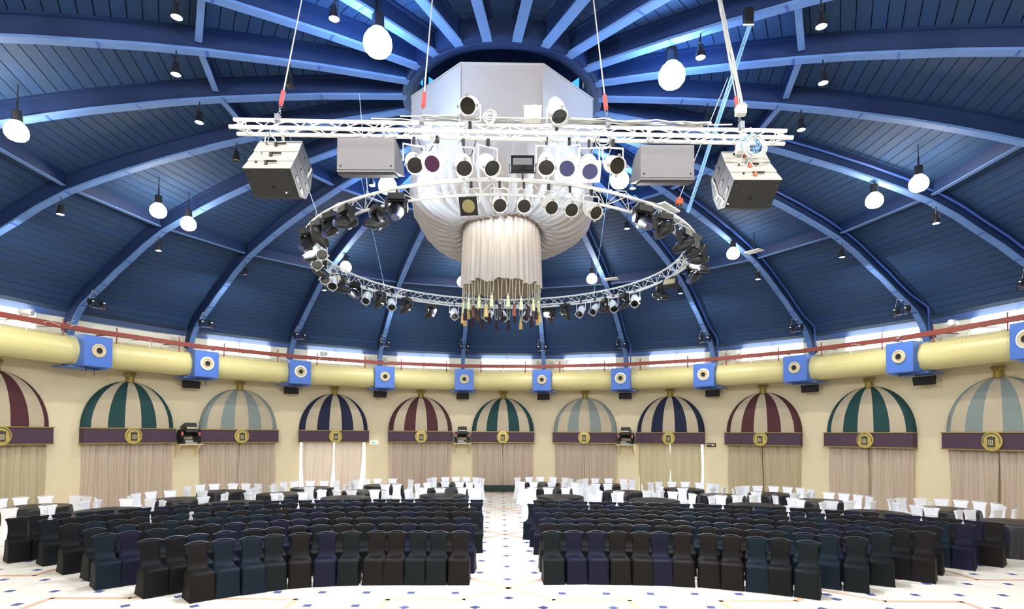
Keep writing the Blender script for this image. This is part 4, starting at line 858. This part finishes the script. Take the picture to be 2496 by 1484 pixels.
BLACK={
 ('L',1):[(-4.86,-3.43,0.77),(-4.56,-3.18,0.68),(-4.21,-2.95,0.57),(-3.92,-2.74,0.48),(-3.53,-2.55,0.36),(-3.11,-2.43,0.25),(-2.7,-2.36,0.15),(-2.24,-2.31,0.08),(-1.88,-2.29,0.04),(-1.48,-2.28,0.01),(-1.1,-2.27,0.01),(-0.69,-2.26,0.04)],
 ('L',2):[(-5.77,-3.21,0.86),(-5.51,-2.93,0.8),(-5.26,-2.69,0.75),(-4.93,-2.42,0.67),(-4.55,-2.13,0.58),(-4.24,-1.95,0.5),(-3.86,-1.77,0.4),(-3.49,-1.62,0.31),(-3.08,-1.52,0.23),(-2.68,-1.43,0.15),(-2.23,-1.38,0.08),(-1.83,-1.37,0.03),(-1.43,-1.36,0),(-1.04,-1.36,-0.02),(-0.65,-1.37,-0.02)],
 ('L',3):[(-6.91,-2.72,0.81),(-6.65,-2.45,0.77),(-6.34,-2.17,0.72),(-5.97,-1.86,0.66),(-5.64,-1.62,0.6),(-5.27,-1.39,0.53),(-4.9,-1.2,0.47),(-4.53,-1.01,0.4),(-4.18,-0.88,0.34),(-3.78,-0.75,0.28),(-3.34,-0.63,0.21),(-2.91,-0.55,0.15),(-2.52,-0.5,0.1),(-2.08,-0.47,0.06),(-1.71,-0.47,0.02),(-1.32,-0.46,-0),(-0.83,-0.46,-0.03)],
 ('L',4):[(-7.5,-2.13,0.91),(-7.18,-1.75,0.85),(-6.95,-1.48,0.81),(-6.66,-1.2,0.76),(-6.37,-0.94,0.7),(-6.06,-0.7,0.64),(-5.68,-0.45,0.56),(-5.33,-0.26,0.48),(-5,-0.08,0.41),(-4.59,0.09,0.33),(-4.18,0.21,0.26),(-3.79,0.29,0.2),(-3.35,0.37,0.15),(-2.93,0.41,0.11),(-2.55,0.44,0.08),(-2.19,0.48,0.06),(-1.8,0.52,0.06),(-1.42,0.54,0.06),(-0.99,0.57,0.08),(-0.62,0.58,0.11)],
 ('L',5):[(-8.33,-1.66,0.92),(-8.1,-1.36,0.89),(-7.84,-1.05,0.85),(-7.57,-0.76,0.81),(-7.29,-0.49,0.76),(-7.02,-0.23,0.71),(-6.71,0.04,0.66),(-6.35,0.28,0.6),(-6.02,0.49,0.53),(-5.61,0.7,0.46),(-5.21,0.89,0.39),(-4.84,1,0.32),(-4.47,1.11,0.26),(-4.09,1.21,0.2),(-3.69,1.3,0.14),(-3.27,1.34,0.09),(-2.84,1.39,0.05),(-2.45,1.39,0.02),(-2.04,1.4,-0.01),(-1.66,1.39,-0.02),(-1.27,1.35,-0.03),(-0.82,1.35,-0.03)],
 ('L',6):[(-9.29,-0.98,0.92),(-9.05,-0.71,0.89),(-8.81,-0.4,0.86),(-8.55,-0.12,0.82),(-8.24,0.2,0.78),(-7.94,0.48,0.73),(-7.58,0.78,0.68),(-7.26,1.02,0.62),(-6.92,1.26,0.57),(-6.6,1.45,0.51),(-6.24,1.63,0.45),(-5.84,1.82,0.39),(-5.48,1.97,0.33),(-5.08,2.09,0.27),(-4.68,2.19,0.21),(-4.29,2.24,0.16),(-3.91,2.33,0.12),(-3.46,2.34,0.08),(-3.06,2.37,0.05),(-2.67,2.38,0.02),(-2.28,2.39,0),(-1.88,2.4,-0.01),(-1.47,2.37,-0.02),(-1.08,2.37,-0.02),(-0.71,2.39,-0.01)],
 ('L',7):[(-10.21,-0.73,0.92),(-10,-0.41,0.9),(-9.73,-0.11,0.87),(-9.45,0.23,0.84),(-9.2,0.5,0.8),(-8.89,0.8,0.77),(-8.67,1.02,0.73),(-8.35,1.29,0.69),(-8.06,1.52,0.65),(-7.69,1.78,0.6),(-7.32,2.02,0.54),(-6.98,2.21,0.49),(-6.59,2.45,0.43),(-6.22,2.6,0.38),(-5.87,2.74,0.33),(-5.42,2.82,0.27),(-5.03,2.93,0.23),(-4.67,3,0.19),(-4.27,3.05,0.15),(-3.89,3.13,0.11),(-3.48,3.15,0.08),(-3.1,3.18,0.06),(-2.71,3.2,0.04),(-2.33,3.26,0.02),(-1.95,3.28,0.01),(-1.55,3.26,0.01),(-1.16,3.27,0.01),(-0.74,3.21,0.02)],
 ('R',1):[(1.05,-2.18,0.06),(1.47,-2.15,0.04),(1.88,-2.15,0.01),(2.28,-2.16,-0.03),(2.7,-2.19,-0.08),(3.05,-2.21,-0.13),(3.43,-2.28,-0.19),(3.88,-2.36,-0.26),(4.25,-2.5,-0.33),(4.65,-2.64,-0.41),(4.98,-2.8,-0.47),(5.36,-3,-0.54)],
 ('R',2):[(1.03,-1.23,0.03),(1.4,-1.22,0),(1.78,-1.23,-0.03),(2.19,-1.26,-0.07),(2.58,-1.29,-0.11),(2.91,-1.33,-0.14),(3.34,-1.4,-0.19),(3.73,-1.46,-0.23),(4.15,-1.59,-0.28),(4.56,-1.71,-0.32),(4.94,-1.87,-0.37),(5.29,-2.01,-0.41),(5.72,-2.17,-0.46),(6.06,-2.37,-0.5),(6.43,-2.59,-0.54)],
 ('R',3):[(1.09,-0.51,0.12),(1.49,-0.53,0.06),(1.88,-0.49,0),(2.28,-0.5,-0.05),(2.66,-0.52,-0.1),(3.04,-0.59,-0.15),(3.42,-0.63,-0.2),(3.84,-0.73,-0.24),(4.24,-0.84,-0.29),(4.64,-0.97,-0.33),(4.99,-1.11,-0.36),(5.37,-1.24,-0.39),(5.77,-1.41,-0.43),(6.09,-1.59,-0.45),(6.47,-1.77,-0.48),(6.84,-1.95,-0.5),(7.16,-2.15,-0.52)],
 ('R',4):[(0.97,0.44,-0.08),(1.38,0.42,-0.08),(1.84,0.39,-0.09),(2.23,0.37,-0.1),(2.66,0.31,-0.11),(3.07,0.27,-0.13),(3.45,0.19,-0.16),(3.85,0.12,-0.19),(4.23,0.03,-0.22),(4.62,-0.05,-0.26),(4.98,-0.17,-0.3),(5.4,-0.29,-0.35),(5.75,-0.43,-0.39),(6.14,-0.6,-0.44),(6.53,-0.77,-0.49),(6.87,-0.97,-0.53),(7.2,-1.17,-0.58),(7.53,-1.41,-0.62),(7.85,-1.65,-0.66),(8.13,-1.88,-0.7)],
 ('R',5):[(0.92,1.31,-0.14),(1.32,1.27,-0.13),(1.7,1.24,-0.13),(2.12,1.18,-0.13),(2.52,1.12,-0.13),(2.92,1.05,-0.14),(3.31,1.01,-0.16),(3.71,0.92,-0.17),(4.06,0.85,-0.19),(4.44,0.77,-0.22),(4.82,0.72,-0.25),(5.21,0.61,-0.28),(5.64,0.48,-0.32),(6,0.34,-0.36),(6.37,0.19,-0.4),(6.75,0.01,-0.44),(7.1,-0.15,-0.48),(7.44,-0.34,-0.53),(7.79,-0.55,-0.57),(8.1,-0.75,-0.61),(8.43,-1,-0.65),(8.74,-1.24,-0.69)],
 ('R',6):[(0.79,2.29,-0.26),(1.28,2.22,-0.22),(1.69,2.16,-0.2),(2.06,2.06,-0.18),(2.44,1.98,-0.17),(2.86,1.93,-0.16),(3.29,1.88,-0.16),(3.66,1.79,-0.16),(4.04,1.71,-0.17),(4.43,1.64,-0.18),(4.81,1.54,-0.2),(5.19,1.5,-0.22),(5.57,1.41,-0.25),(5.97,1.32,-0.28),(6.39,1.19,-0.32),(6.76,1.05,-0.36),(7.11,0.9,-0.4),(7.49,0.75,-0.45),(7.83,0.55,-0.5),(8.17,0.36,-0.54),(8.52,0.14,-0.59),(8.86,-0.09,-0.63),(9.16,-0.32,-0.67),(9.44,-0.55,-0.71),(9.73,-0.81,-0.74)],
 ('R',7):[(0.98,3.1,-0.23),(1.35,3.05,-0.2),(1.77,2.97,-0.17),(2.14,2.91,-0.15),(2.54,2.84,-0.14),(2.93,2.82,-0.13),(3.32,2.72,-0.13),(3.68,2.68,-0.13),(4.11,2.63,-0.14),(4.48,2.59,-0.15),(4.87,2.53,-0.17),(5.28,2.45,-0.19),(5.66,2.35,-0.22),(6.03,2.25,-0.25),(6.4,2.19,-0.29),(6.78,2.08,-0.33),(7.15,1.96,-0.37),(7.54,1.78,-0.42),(7.87,1.62,-0.46),(8.23,1.41,-0.51),(8.56,1.21,-0.56),(8.9,1.02,-0.61),(9.27,0.74,-0.66),(9.54,0.52,-0.7),(9.81,0.28,-0.73),(10.09,0.02,-0.77),(10.37,-0.25,-0.8),(10.58,-0.5,-0.83)],
}
TABLES=[(-12.41,2.37,'L',0),(-10.03,1.73,'L',0),(-9.74,4.29,'L',1),(-9.68,6.69,'L',2),(-7.7,3.46,'L',0),(-7.1,8.17,'L',2),(-7.37,6.01,'L',1),(-4.94,5.02,'L',0),(-4.78,9.46,'L',2),(-4.92,7.14,'L',1),(-2.1,10.62,'L',2),(-2.14,8.09,'L',1),(-2.03,5.94,'L',0),(1.45,10.88,'R',2),(1.71,8.51,'R',1),(1.81,5.78,'R',0),(4.12,10.28,'R',2),(4.2,7.43,'R',1),(4.64,4.87,'R',0),(6.64,8.68,'R',2),(7.26,6.36,'R',1),(7.29,3.66,'R',0),(9.2,7.02,'R',2),(9.78,4.93,'R',1),(9.82,2.2,'R',0),(12.29,3.08,'R',1),(12.18,0.6,'R',0)]
WHITE=[(0,-11.98,1.14,-2.81),(0,-11.61,1.69,-2.27),(0,-11.36,2.38,-1.56),(0,-11.27,2.74,-1.25),(0,-11.6,3.04,-0.87),(0,-12.05,3.38,-0.34),(0,-12.42,3.52,0.01),(0,-13.11,3.47,0.57),(0,-13.46,3.14,0.94),(0,-13.64,2.79,1.25),(1,-10.88,1.11,2.2),(1,-9.4,2.57,-0.65),(1,-9.8,2.76,-0.22),(1,-10.4,2.85,0.32),(2,-10.71,3.89,1.97),(2,-8.83,3.76,-2.09),(2,-8.71,4.47,-1.4),(2,-8.82,4.88,-1),(2,-10.57,5.29,0.69),(2,-10.86,4.9,1.07),(2,-10.93,4.43,1.46),(3,-10.16,5.76,2.66),(3,-9.67,5.64,-3.13),(3,-8.69,6.33,-1.92),(3,-8.64,6.82,-1.45),(3,-9.13,7.87,-0.44),(3,-9.57,7.99,-0.08),(3,-9.97,7.96,0.23),(3,-10.45,7.74,0.64),(3,-10.74,7.45,0.95),(3,-10.75,6.82,1.45),(4,-6.85,4.22,-0.84),(5,-8.09,7.36,2.26),(5,-7.67,7.29,2.57),(5,-6.84,7.15,-2.89),(5,-6.05,8.11,-1.63),(5,-6.72,9.41,-0.29),(5,-7.15,9.47,0.04),(5,-7.6,9.37,0.4),(5,-8.03,9.07,0.8),(5,-8.26,8.75,1.11),(5,-8.35,8.25,1.51),(6,-7.85,5.07,2.67),(6,-7.08,5,-2.86),(6,-6.47,5.26,-2.26),(6,-6.32,6.04,-1.54),(7,-4.08,5.73,-0.88),(7,-5.84,5.77,0.87),(8,-5.55,8.72,2.33),(8,-4.5,8.45,-2.87),(8,-4.12,8.44,-2.57),(8,-4.03,10.27,-0.75),(8,-4.73,10.69,-0.04),(8,-5.27,10.66,0.39),(8,-5.57,10.31,0.74),(8,-5.85,10.02,1.09),(8,-5.88,9.59,1.46),(9,-5.46,6.24,2.6),(9,-5,6.09,3.07),(9,-4.4,6.23,-2.62),(10,-2.33,9.6,2.92),(10,-1.86,9.6,-2.91),(10,-1.22,11.34,-0.89),(10,-1.44,11.74,-0.53),(10,-1.81,11.89,-0.23),(10,-2.21,11.92,0.08),(10,-2.6,11.82,0.4),(10,-3.01,11.55,0.77),(10,-3.06,11.07,1.14),(11,-2.22,7.04,3.07),(11,-1.6,7.19,-2.6),(11,-1.22,8.9,-0.85),(11,-1.52,9.12,-0.54),(11,-2.87,8.86,0.76),(11,-3.12,8.47,1.2),(12,-0.98,5.9,-1.61),(12,-1.24,6.8,-0.74),(12,-2.71,6.76,0.69),(12,-3.05,6.18,1.34),(13,0.7,9.82,2.53),(13,1.13,9.88,2.84),(13,1.73,9.87,-2.87),(13,2.18,10.03,-2.43),(13,2.52,11.4,-1.12),(13,2.36,11.77,-0.8),(13,1.93,12.09,-0.38),(13,1.45,12.18,-0),(13,1.02,12.11,0.34),(13,0.58,11.85,0.73),(14,1.05,7.45,2.58),(14,1.54,7.47,2.98),(14,2.06,7.52,-2.81),(14,2.47,7.49,-2.5),(14,2.68,8.91,-1.18),(14,2.54,9.4,-0.75),(15,2.97,6.25,-1.19),(15,0.87,6.65,0.82),(16,3.5,9.14,2.65),(16,3.92,9.25,2.95),(16,4.46,9.29,-2.81),(16,5.06,10.9,-0.99),(16,4.84,11.36,-0.59),(16,4.32,11.56,-0.15),(16,3.81,11.52,0.24),(16,3.42,11.37,0.57),(16,3.19,10.98,0.93),(17,3.04,7.08,1.87),(17,3.82,6.24,2.83),(17,4.65,6.48,-2.7),(17,5.09,6.51,-2.37),(17,3.32,8.31,0.79),(18,5.8,5.35,-1.18),(18,5.42,5.91,-0.65),(18,3.69,5.48,1),(19,5.6,8.53,1.71),(19,5.76,8.1,2.15),(19,6.32,7.64,2.84),(19,7.27,7.84,-2.5),(19,7.67,7.94,-2.19),(19,7.82,8.97,-1.33),(19,7.75,9.36,-1.02),(19,7.48,9.65,-0.71),(19,7.07,9.91,-0.34),(19,6.63,9.98,0.01),(19,6.15,9.89,0.38),(19,5.82,9.67,0.69),(19,5.36,8.93,1.38),(20,6.81,5.2,2.77),(20,7.29,5.31,-3.11),(20,7.73,5.33,-2.71),(21,8.48,3.89,-1.38),(21,6.5,4.61,0.69),(22,8.45,6.28,2.35),(22,9.38,5.99,-2.97),(22,9.8,6.16,-2.53),(22,10.1,6.38,-2.19),(22,10.48,7.22,-1.42),(22,10.36,7.6,-1.11),(22,10.12,7.94,-0.79),(22,9.79,8.18,-0.47),(22,9.33,8.31,-0.1),(22,8.93,8.29,0.21),(22,8.63,8.03,0.52),(22,8.19,7.29,1.31),(23,8.79,4.42,2.05),(23,9.44,3.78,2.86),(23,9.93,3.89,-3),(23,10.48,3.83,-2.57),(23,11.08,4.92,-1.58),(23,11.02,5.32,-1.27),(23,10.84,5.68,-0.96),(23,10.57,5.96,-0.65),(23,8.61,4.96,1.55),(24,9.12,3.16,0.63),(25,11.32,2.69,1.95),(25,11.37,2.32,2.26),(25,12.62,2.08,-2.82),(25,13.06,2.11,-2.47),(25,13.3,2.75,-1.89),(25,13.58,3.2,-1.48),(25,13.49,3.59,-1.17),(25,13.28,3.92,-0.86),(25,12.98,4.18,-0.56),(25,12.55,4.35,-0.2),(25,12.06,4.36,0.18),(25,11.66,4.13,0.54),(25,11.23,3.27,1.39),(26,11.99,1.65,0.17),(26,11.65,1.51,0.53)]
# ---------------------------------------------------------------- tables and chairs
def rrect(wx, y0, y1, rad, n=6):
    pts = []; rad = min(rad, wx*.95, (y1-y0)/2*.95)
    for cx, cy, a0 in ((wx-rad, y0+rad, -pi/2), (wx-rad, y1-rad, 0), (-wx+rad, y1-rad, pi/2), (-wx+rad, y0+rad, pi)):
        for i in range(n): a = a0 + pi/2*i/(n-1); pts.append((cx+rad*cos(a), cy+rad*sin(a)))
    return pts
def chair_bm():
    # (half width, y front, y back, z, corner radius): hem, skirt, seat, then the back
    L = [(.199, -.228, .30, 0, .02), (.195, -.218, .28, .06, .03), (.193, -.212, .24, .2, .05), (.196, -.214, .225, .33, .06), (.197, -.222, .21, .40, .07), (.197, -.222, .205, .43, .08), (.19, -.205, .2, .452, .08),
         (.165, -.12, .2, .462, .07), (.172, .02, .2, .466, .05), (.165, .1, .2, .48, .04), (.157, .128, .2, .52, .03), (.149, .143, .207, .58, .028), (.147, .15, .213, .66, .028), (.152, .157, .22, .74, .028), (.163, .165, .227, .80, .027), (.179, .172, .233, .843, .026), (.197, .176, .236, .866, .024), (.193, .184, .23, .874, .02)]
    b = MB(); R_ = []
    for j, (w_, y0, y1, z, rd) in enumerate(L):
        row = []
        for (x, y) in rrect(w_, y0, y1, rd):
            zz = z
            if j == 0: zz = .022*(1 - (abs(x)/w_)**4) if abs(y-y0) < .03 or abs(y-y1) < .03 else .02*(1-abs((y-.02)/.25)**4)
            if j >= 13: zz += (.04*(1-(x/w_)**2)) * (j-12)/5
            if j >= 10: y += .028*(1-(x/w_)**2) * min(1, (j-9)/5)
            if 6 <= j <= 8: zz -= .006*(x/w_)**2
            row.append(Vector((x, y, max(0, zz))))
        R_.append(row)
    b.loft(R_); return b
cb_ = chair_bm()
def seam_bm():   # stitched piping along the top edge of the back
    b = MB(); w_ = .195; b.tube([(x, .180 + .028*(1-(x/w_)**2), .872 + .04*(1-(x/w_)**2)) for x in [w_*(-1+i/6) for i in range(13)]], .0045, 4); return b
sb_ = seam_bm()
pipe_m = mat('piping_sheen', '55595e', .35); pipew = mat('piping_white', 'ffffff', .5)
chm = [cb_.mesh('stretch_cover', m_, smooth=True, ang=75) for m_ in M['bk']]; chw = cb_.mesh('stretch_cover', M['wcloth'], smooth=True, ang=75)
spb, spw = sb_.mesh('top_piping', pipe_m), sb_.mesh('top_piping', pipew)
BLACK_COL = {('L', 1): [2, 4, 4, 1, 2, 3, 1, 2, 2, 1, 1, 2], ('R', 1): [1, 3, 3, 2, 2, 3, 2, 2, 2, 4, 0, 1], ('L', 2): [0, 0, 4, 3, 0, 2, 0, 1, 2, 1, 0, 3, 1, 2, 3], ('R', 2): [2, 1, 2, 1, 2, 4, 1, 2, 2, 2, 2, 1, 4, 4, 1]}
random.seed(13)
for (s_, row), L in BLACK.items():
    side = 'left' if s_ == 'L' else 'right'; n_ = len(L)
    for i, (x, y, th) in enumerate(L):
        cols = BLACK_COL.get((s_, row)); c = cols[i] if cols and i < len(cols) else random.choices([0, 1, 2, 3, 4], [5, 4, 4, 3, 4])[0]
        k = n_ - i if s_ == 'L' else i + 1
        lb_ = '%s covered chair, %s from the aisle in row %s of the %s block' % (BKW[c], ORD[k-1], ORD[row-1], side)
        r = thing('black_covered_chair', lb_, 'chair', (x, y, 0), th + random.uniform(-.03, .03), 'black covered chairs in theatre rows')
        link('stretch_cover', chm[c], r); link('top_piping', spb, r)
# tables
def cloth(seed, R0=.75):
    rnd = random.Random(seed); p1, p2 = rnd.uniform(0, 6), rnd.uniform(0, 6); b = MB(); NA = 120; R_ = []
    for r, z in ((.02, .752), (.4, .753), (.7, .752), (.742, .748), (.755, .735), (.76, .70), (.765, .6), (.775, .45), (.79, .25), (.80, .1), (.81, .015)):
        row = []
        for i in range(NA):
            a = 2*pi*i/NA; t = max(0, (.735-z)/.72); fo = .055*t**.7*(sin(13*a+p1+sin(3*a+p2))*.7 + .3*sin(29*a+p2)) if t > 0 else 0
            row.append(Vector(((r+fo)*cos(a)*R0/.75, (r+fo)*sin(a)*R0/.75, z + (.002*sin(4*a+p1) if t == 0 else 0))))
        R_.append(row)
    b.loft(R_, cap=True); return b.mesh('tablecloth', M['tcloth'], smooth=True, ang=60)
clo = [cloth(k) for k in range(3)]
tt = MB(); tt.lathe([(.001, .725), (.73, .725), (.73, .745), (.001, .745)], n=40, cap=False); ttm = tt.mesh('tabletop', M['spkd'])
tl_ = MB(); tl_.tube([(0, 0, 0), (0, 0, .72)], .04, 10); tl_.lathe([(.001, .05), (.3, .02), (.3, 0)], n=20, cap=False); tlm = tl_.mesh('pedestal', M['steel'])
RN = {0: 'front', 1: 'middle', 2: 'back'}
cnt = {}; tname = []
order = {}
for i, (x, y, s_, k) in enumerate(TABLES): order.setdefault((s_, k), []).append((abs(atan2(x - .3, y + 12.96)), i))
rank = {}
for key, L in order.items():
    for j, (_, i) in enumerate(sorted(L)): rank[i] = j
for i, (x, y, s_, k) in enumerate(TABLES):
    nm = '%s-line table %s from the aisle, %s' % (RN[k], ORD[rank[i]], 'left' if s_ == 'L' else 'right'); tname.append(nm)
    t = thing('banquet_table', 'round table under floor-length black cloth, %s %s' % (nm.replace(', left', ' on the left').replace(', right', ' on the right').replace('table ', ''), ''), 'table', (x, y, 0), random.uniform(0, 6), 'round black-clothed tables'); t['label'] = t['label'].strip()
    link('tablecloth', clo[i % 3], t); link('tabletop', ttm, t); link('pedestal', tlm, t)
    b_ = None
bytab = {}
for i, x, y, th in WHITE: bytab.setdefault(i, []).append((atan2(x - CAM.x, y - CAM.y), x, y, th))
for i, L in bytab.items():
    for j, (_, x, y, th) in enumerate(sorted(L)):
        r = thing('white_covered_chair', 'white covered chair, %s from left at %s' % (ORD[j], tname[i]), 'chair', (x, y, 0), th, 'white covered chairs round the tables')
        link('stretch_cover', chw, r); link('top_piping', spw, r)
